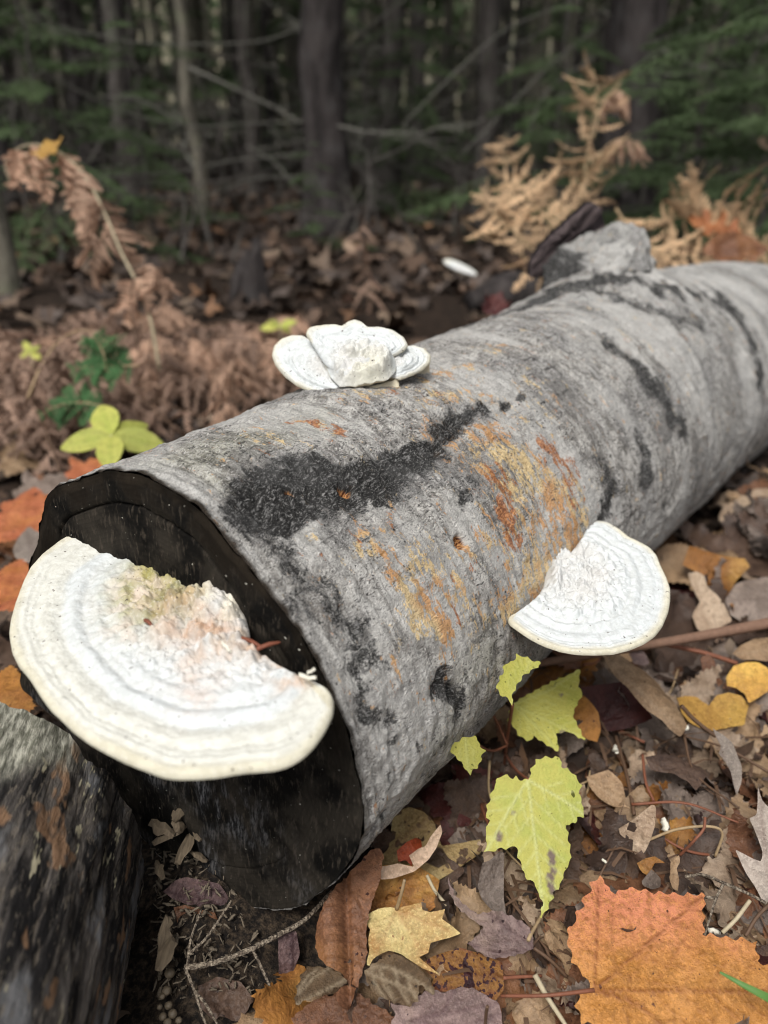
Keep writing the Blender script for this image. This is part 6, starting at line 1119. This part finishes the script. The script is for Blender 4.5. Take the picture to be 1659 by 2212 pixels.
for i in range(1200):
    if len(spots) >= 120: break
    a = q.uniform(-.62, .62); r = 4.2 + 11 * q.random() ** .8; x, y = r * math.sin(a), r * math.cos(a)
    if any((x - u) ** 2 + (y - v) ** 2 < .22 for u, v in spots): continue
    spots.append((x, y)); ti = int(q.integers(8)); tw = ('thin grey', 'slim pale lichened', 'mid-sized grey', 'slender pale lichened', 'sturdy blackish', 'straight pale lichened', 'whip-thin grey', 'sturdy grey')[ti]; tree(tw + ' conifer trunk in the dark thicket with bare dead branches', x, y, TR[ti], tw + ' trees of the thicket', crown=(r > 6.5 and q.random() < .33), nb=4 if r < 9 else 2, zc=2.4 + q.random(), bz=(.2, 1.9), crown_sc=.9, boughs=(4 if q.random() < .5 else 0))
# green fir saplings low in the view
for i, (px, dep, s, lab) in enumerate([(1480, 2.9, 1.0, 'green fir sapling between the thick dark trunk and the straw ferns'), (1640, 2.6, 1.1, 'bushy green fir sapling beyond the far end of the log'), (1560, 3.6, 1.3, 'tall soft green fir sapling with drooping boughs behind the straw ferns'), (1180, 3.2, .8, 'small fir sapling beside the faded straw fern'), (880, 4.6, 1.0, 'dim fir sapling beside the stout grey-brown trunk'), (330, 3.6, .8, 'low fir sapling behind the tall arching dead frond'), (120, 3.0, .9, 'low fir sapling behind the slim grey sapling'), (680, 3.2, .35, 'ankle-high bright green fir seedling at the foot of the stout trunk')]):
    x, y = ground_px(px, dep); o = thing('fir_sapling', lab, 'sapling', (x, y, float(gz(np.array([x]), np.array([y]))[0]))); tr_ = link('trunk', TR[6], None, o); tr_.scale = (.6 * s, .6 * s, .22 * s)
    for k in range(int(16 * s) + 6):
        t_ = (k + .5) / (int(16 * s) + 6); b = link('bough', BOUGH[q.integers(3)], None, o); b.location = (0, 0, (.1 + 1.15 * t_) * s); b.rotation_euler = (0, q.normal(.08, .12), k * 2.4); w = s * (1.0 - .7 * t_) * q.uniform(.7, 1.1); b.scale = (w, w, w)
# ---- brushwood that hides the floor farther back, and the wood beyond it
def brush(N, seed):
    q = np.random.default_rng(seed); prt = []
    for i in range(N):
        a = q.uniform(-.66, .66); r = 3.0 + 8 * q.random(); x, y = r * math.sin(a), r * math.cos(a); z = -.05; h = q.uniform(.25, 1.1) * (.5 + r / 9); d = np.array([q.normal(0, .35), q.normal(0, .35), 1.0]) * h; b = np.array([x, y, z])
        if r < 4.2 and h > .5: d *= .5
        P = np.array([b, b + d * .5 + q.normal(0, .04, 3), b + d]); prt.append(tube(P, np.array([.006, .004, .0015]) * (1 + r / 8), 3, False))
        for k in range(3):
            u = q.uniform(.3, .95); p0 = b + d * u; e = np.array([q.normal(), q.normal(), q.normal(0, .4)]); e = e / np.linalg.norm(e) * h * q.uniform(.2, .6); prt.append(tube(np.array([p0, p0 + e * .5 + [0, 0, -.02], p0 + e]), np.array([.0035, .002, .001]) * (1 + r / 8), 3, False))
    V, F = merge(prt); tag(wpart('brushwood', V, F, M_TRK), 'tangle of bare grey twigs and brush under the trees', 'brush', kind='stuff')
brush(380, 8)
def far_wood():
    q = np.random.default_rng(9); prt = []; fol = []
    for i in range(420):
        a = q.uniform(-.75, .75); r = 13 + 22 * q.random(); x, y = r * math.sin(a), r * math.cos(a); R0 = q.uniform(.04, .13); z = np.linspace(-1, 7, 6); prt.append(tube(np.stack([x + .02 * z * q.normal(), y + 0 * z, z], -1), np.linspace(R0, R0 * .6, 6), 6, False))
        for k in range(3):
            zz = q.uniform(.2, 6); dd = np.array([q.normal(), q.normal(), -.1]); V, F = spray(q, np.array([x, y, zz]), dd, q.uniform(.8, 1.8), .6, 26, .2, .30); fol.append((V, (F,)))
    V, F = merge(prt); tag(wpart('far_wood', V, F, M_TRK2), 'distant wood of close-set trunks fading into shade', 'wood', kind='stuff')
    V, F = merge(fol); tag(wpart('far_foliage', V, F, M_NDL), 'distant conifer foliage filling the wood', 'foliage', kind='stuff')
    # the hillside that closes the wood
    a = np.linspace(-1.3, 1.3, 60); zz = np.linspace(-1, 16, 12); A, Z = np.meshgrid(a, zz, indexing='ij'); rr = 38 + Z * 1.6 + 2 * n2(A.ravel() * 6, Z.ravel() * .3, 3., 3).reshape(A.shape)
    tag(link('wooded_hill', mesh_data('wooded_hill', np.stack([rr * np.sin(A), rr * np.cos(A), Z], -1).reshape(-1, 3), grid_faces(60, 12)), M_HILL), kind='structure')
t = NT('wooded_hillside'); p = t.tc(); n = t.noise(t.mapp(p, (3, 3, .5)), 1, 6, .7); M_HILL = t.done(t.bsdf(t.mix(t.ramp(n, .35, .65), (.05, .055, .035), (.20, .17, .12)), .95))
far_wood()
# ---- dark stump and dark mossy log beyond
x, y = ground_px(540, 2.5); 
def stump(px, py0, dep, r, h, label):
    b = at_dep(px, py0, dep); z0 = float(gz(np.array([b[0]]), np.array([b[1]]))[0]); nA, nH = 60, 16; a = np.linspace(0, 2 * np.pi, nA, endpoint=False); u = np.linspace(0, 1, nH); U, A = np.meshgrid(u, a, indexing='ij'); U, A = U.ravel(), A.ravel()
    top = h * (.75 + .35 * np.cos(A - .4) + .25 * n2(np.cos(A) * 4, np.sin(A) * 4, 5., 3)); rr = r * (1.25 - .4 * U) * (1 + .16 * n2(np.cos(A) * 4, np.sin(A) * 4 + U, 7., 3)); V = np.stack([b[0] + rr * np.cos(A), b[1] + rr * np.sin(A), z0 - .05 + U * (top + .05)], -1)
    V = np.concatenate([V, [[b[0], b[1], z0 + h * .4]]]); j = np.arange(nA); cap = np.stack([np.full(nA, len(V) - 1), (nH - 1) * nA + j, (nH - 1) * nA + (j + 1) % nA], -1)
    o = thing('stump', label, 'stump', (b[0], b[1], z0)); wpart('wood', V, (grid_faces(nH, nA, True), cap), M_TRKD, o)
stump(540, 690, 2.3, .055, .16, 'small blackened rotten stump in the shade behind the lobed fungus')
A0, A1 = at_dep(1015, 650, 1.80), at_dep(1330, 600, 2.0); u = np.linspace(0, 1, 30); P = A0 + u[:, None] * (A1 - A0); V, F = tube(P, .05 * (1 + .12 * np.sin(u * 9)) * (.45 + .55 * sst(0, .25, u)), 20); o = thing('fallen_log', 'dark fallen log behind the birch log, a white bracket on its end', 'log', A0); wpart('bark', V, F, M_TRKD, o)
fb = thing('bracket_fungus', 'small white bracket fungus on the dark fallen log', 'fungus', at_dep(995, 595, 1.70)); nb_ = np.array([.05, -.5, .85]); oo = at_dep(995, 578, 1.70)
plate(fb, [at_plane(x, y, oo, nb_) for x, y in [(956, 560), (968, 556), (985, 561), (1010, 573), (1032, 588), (1026, 594), (1005, 590), (982, 580), (962, 568)]], at_plane(1005, 592, oo, nb_), np.arange(0, 5), nb_, .012, 80, 21, 3.3)
for i, (px, py, mt, lab) in enumerate([(1640, 298, M_CREAM, 'pale dead leaf caught high in the green fir sapling'), (742, 522, M_CREAM, 'pale leaf hanging above the small dull brown fern')]):
    b = at_dep(px, py, 2.6); o = link('dead_leaf', shape_leaf('oval', .06, d=.006, curl=(1, .4)), mt); o.matrix_world = orient(b, (.7, 0, -.6), (0, -1, .4)); tag(o, lab, 'leaf')
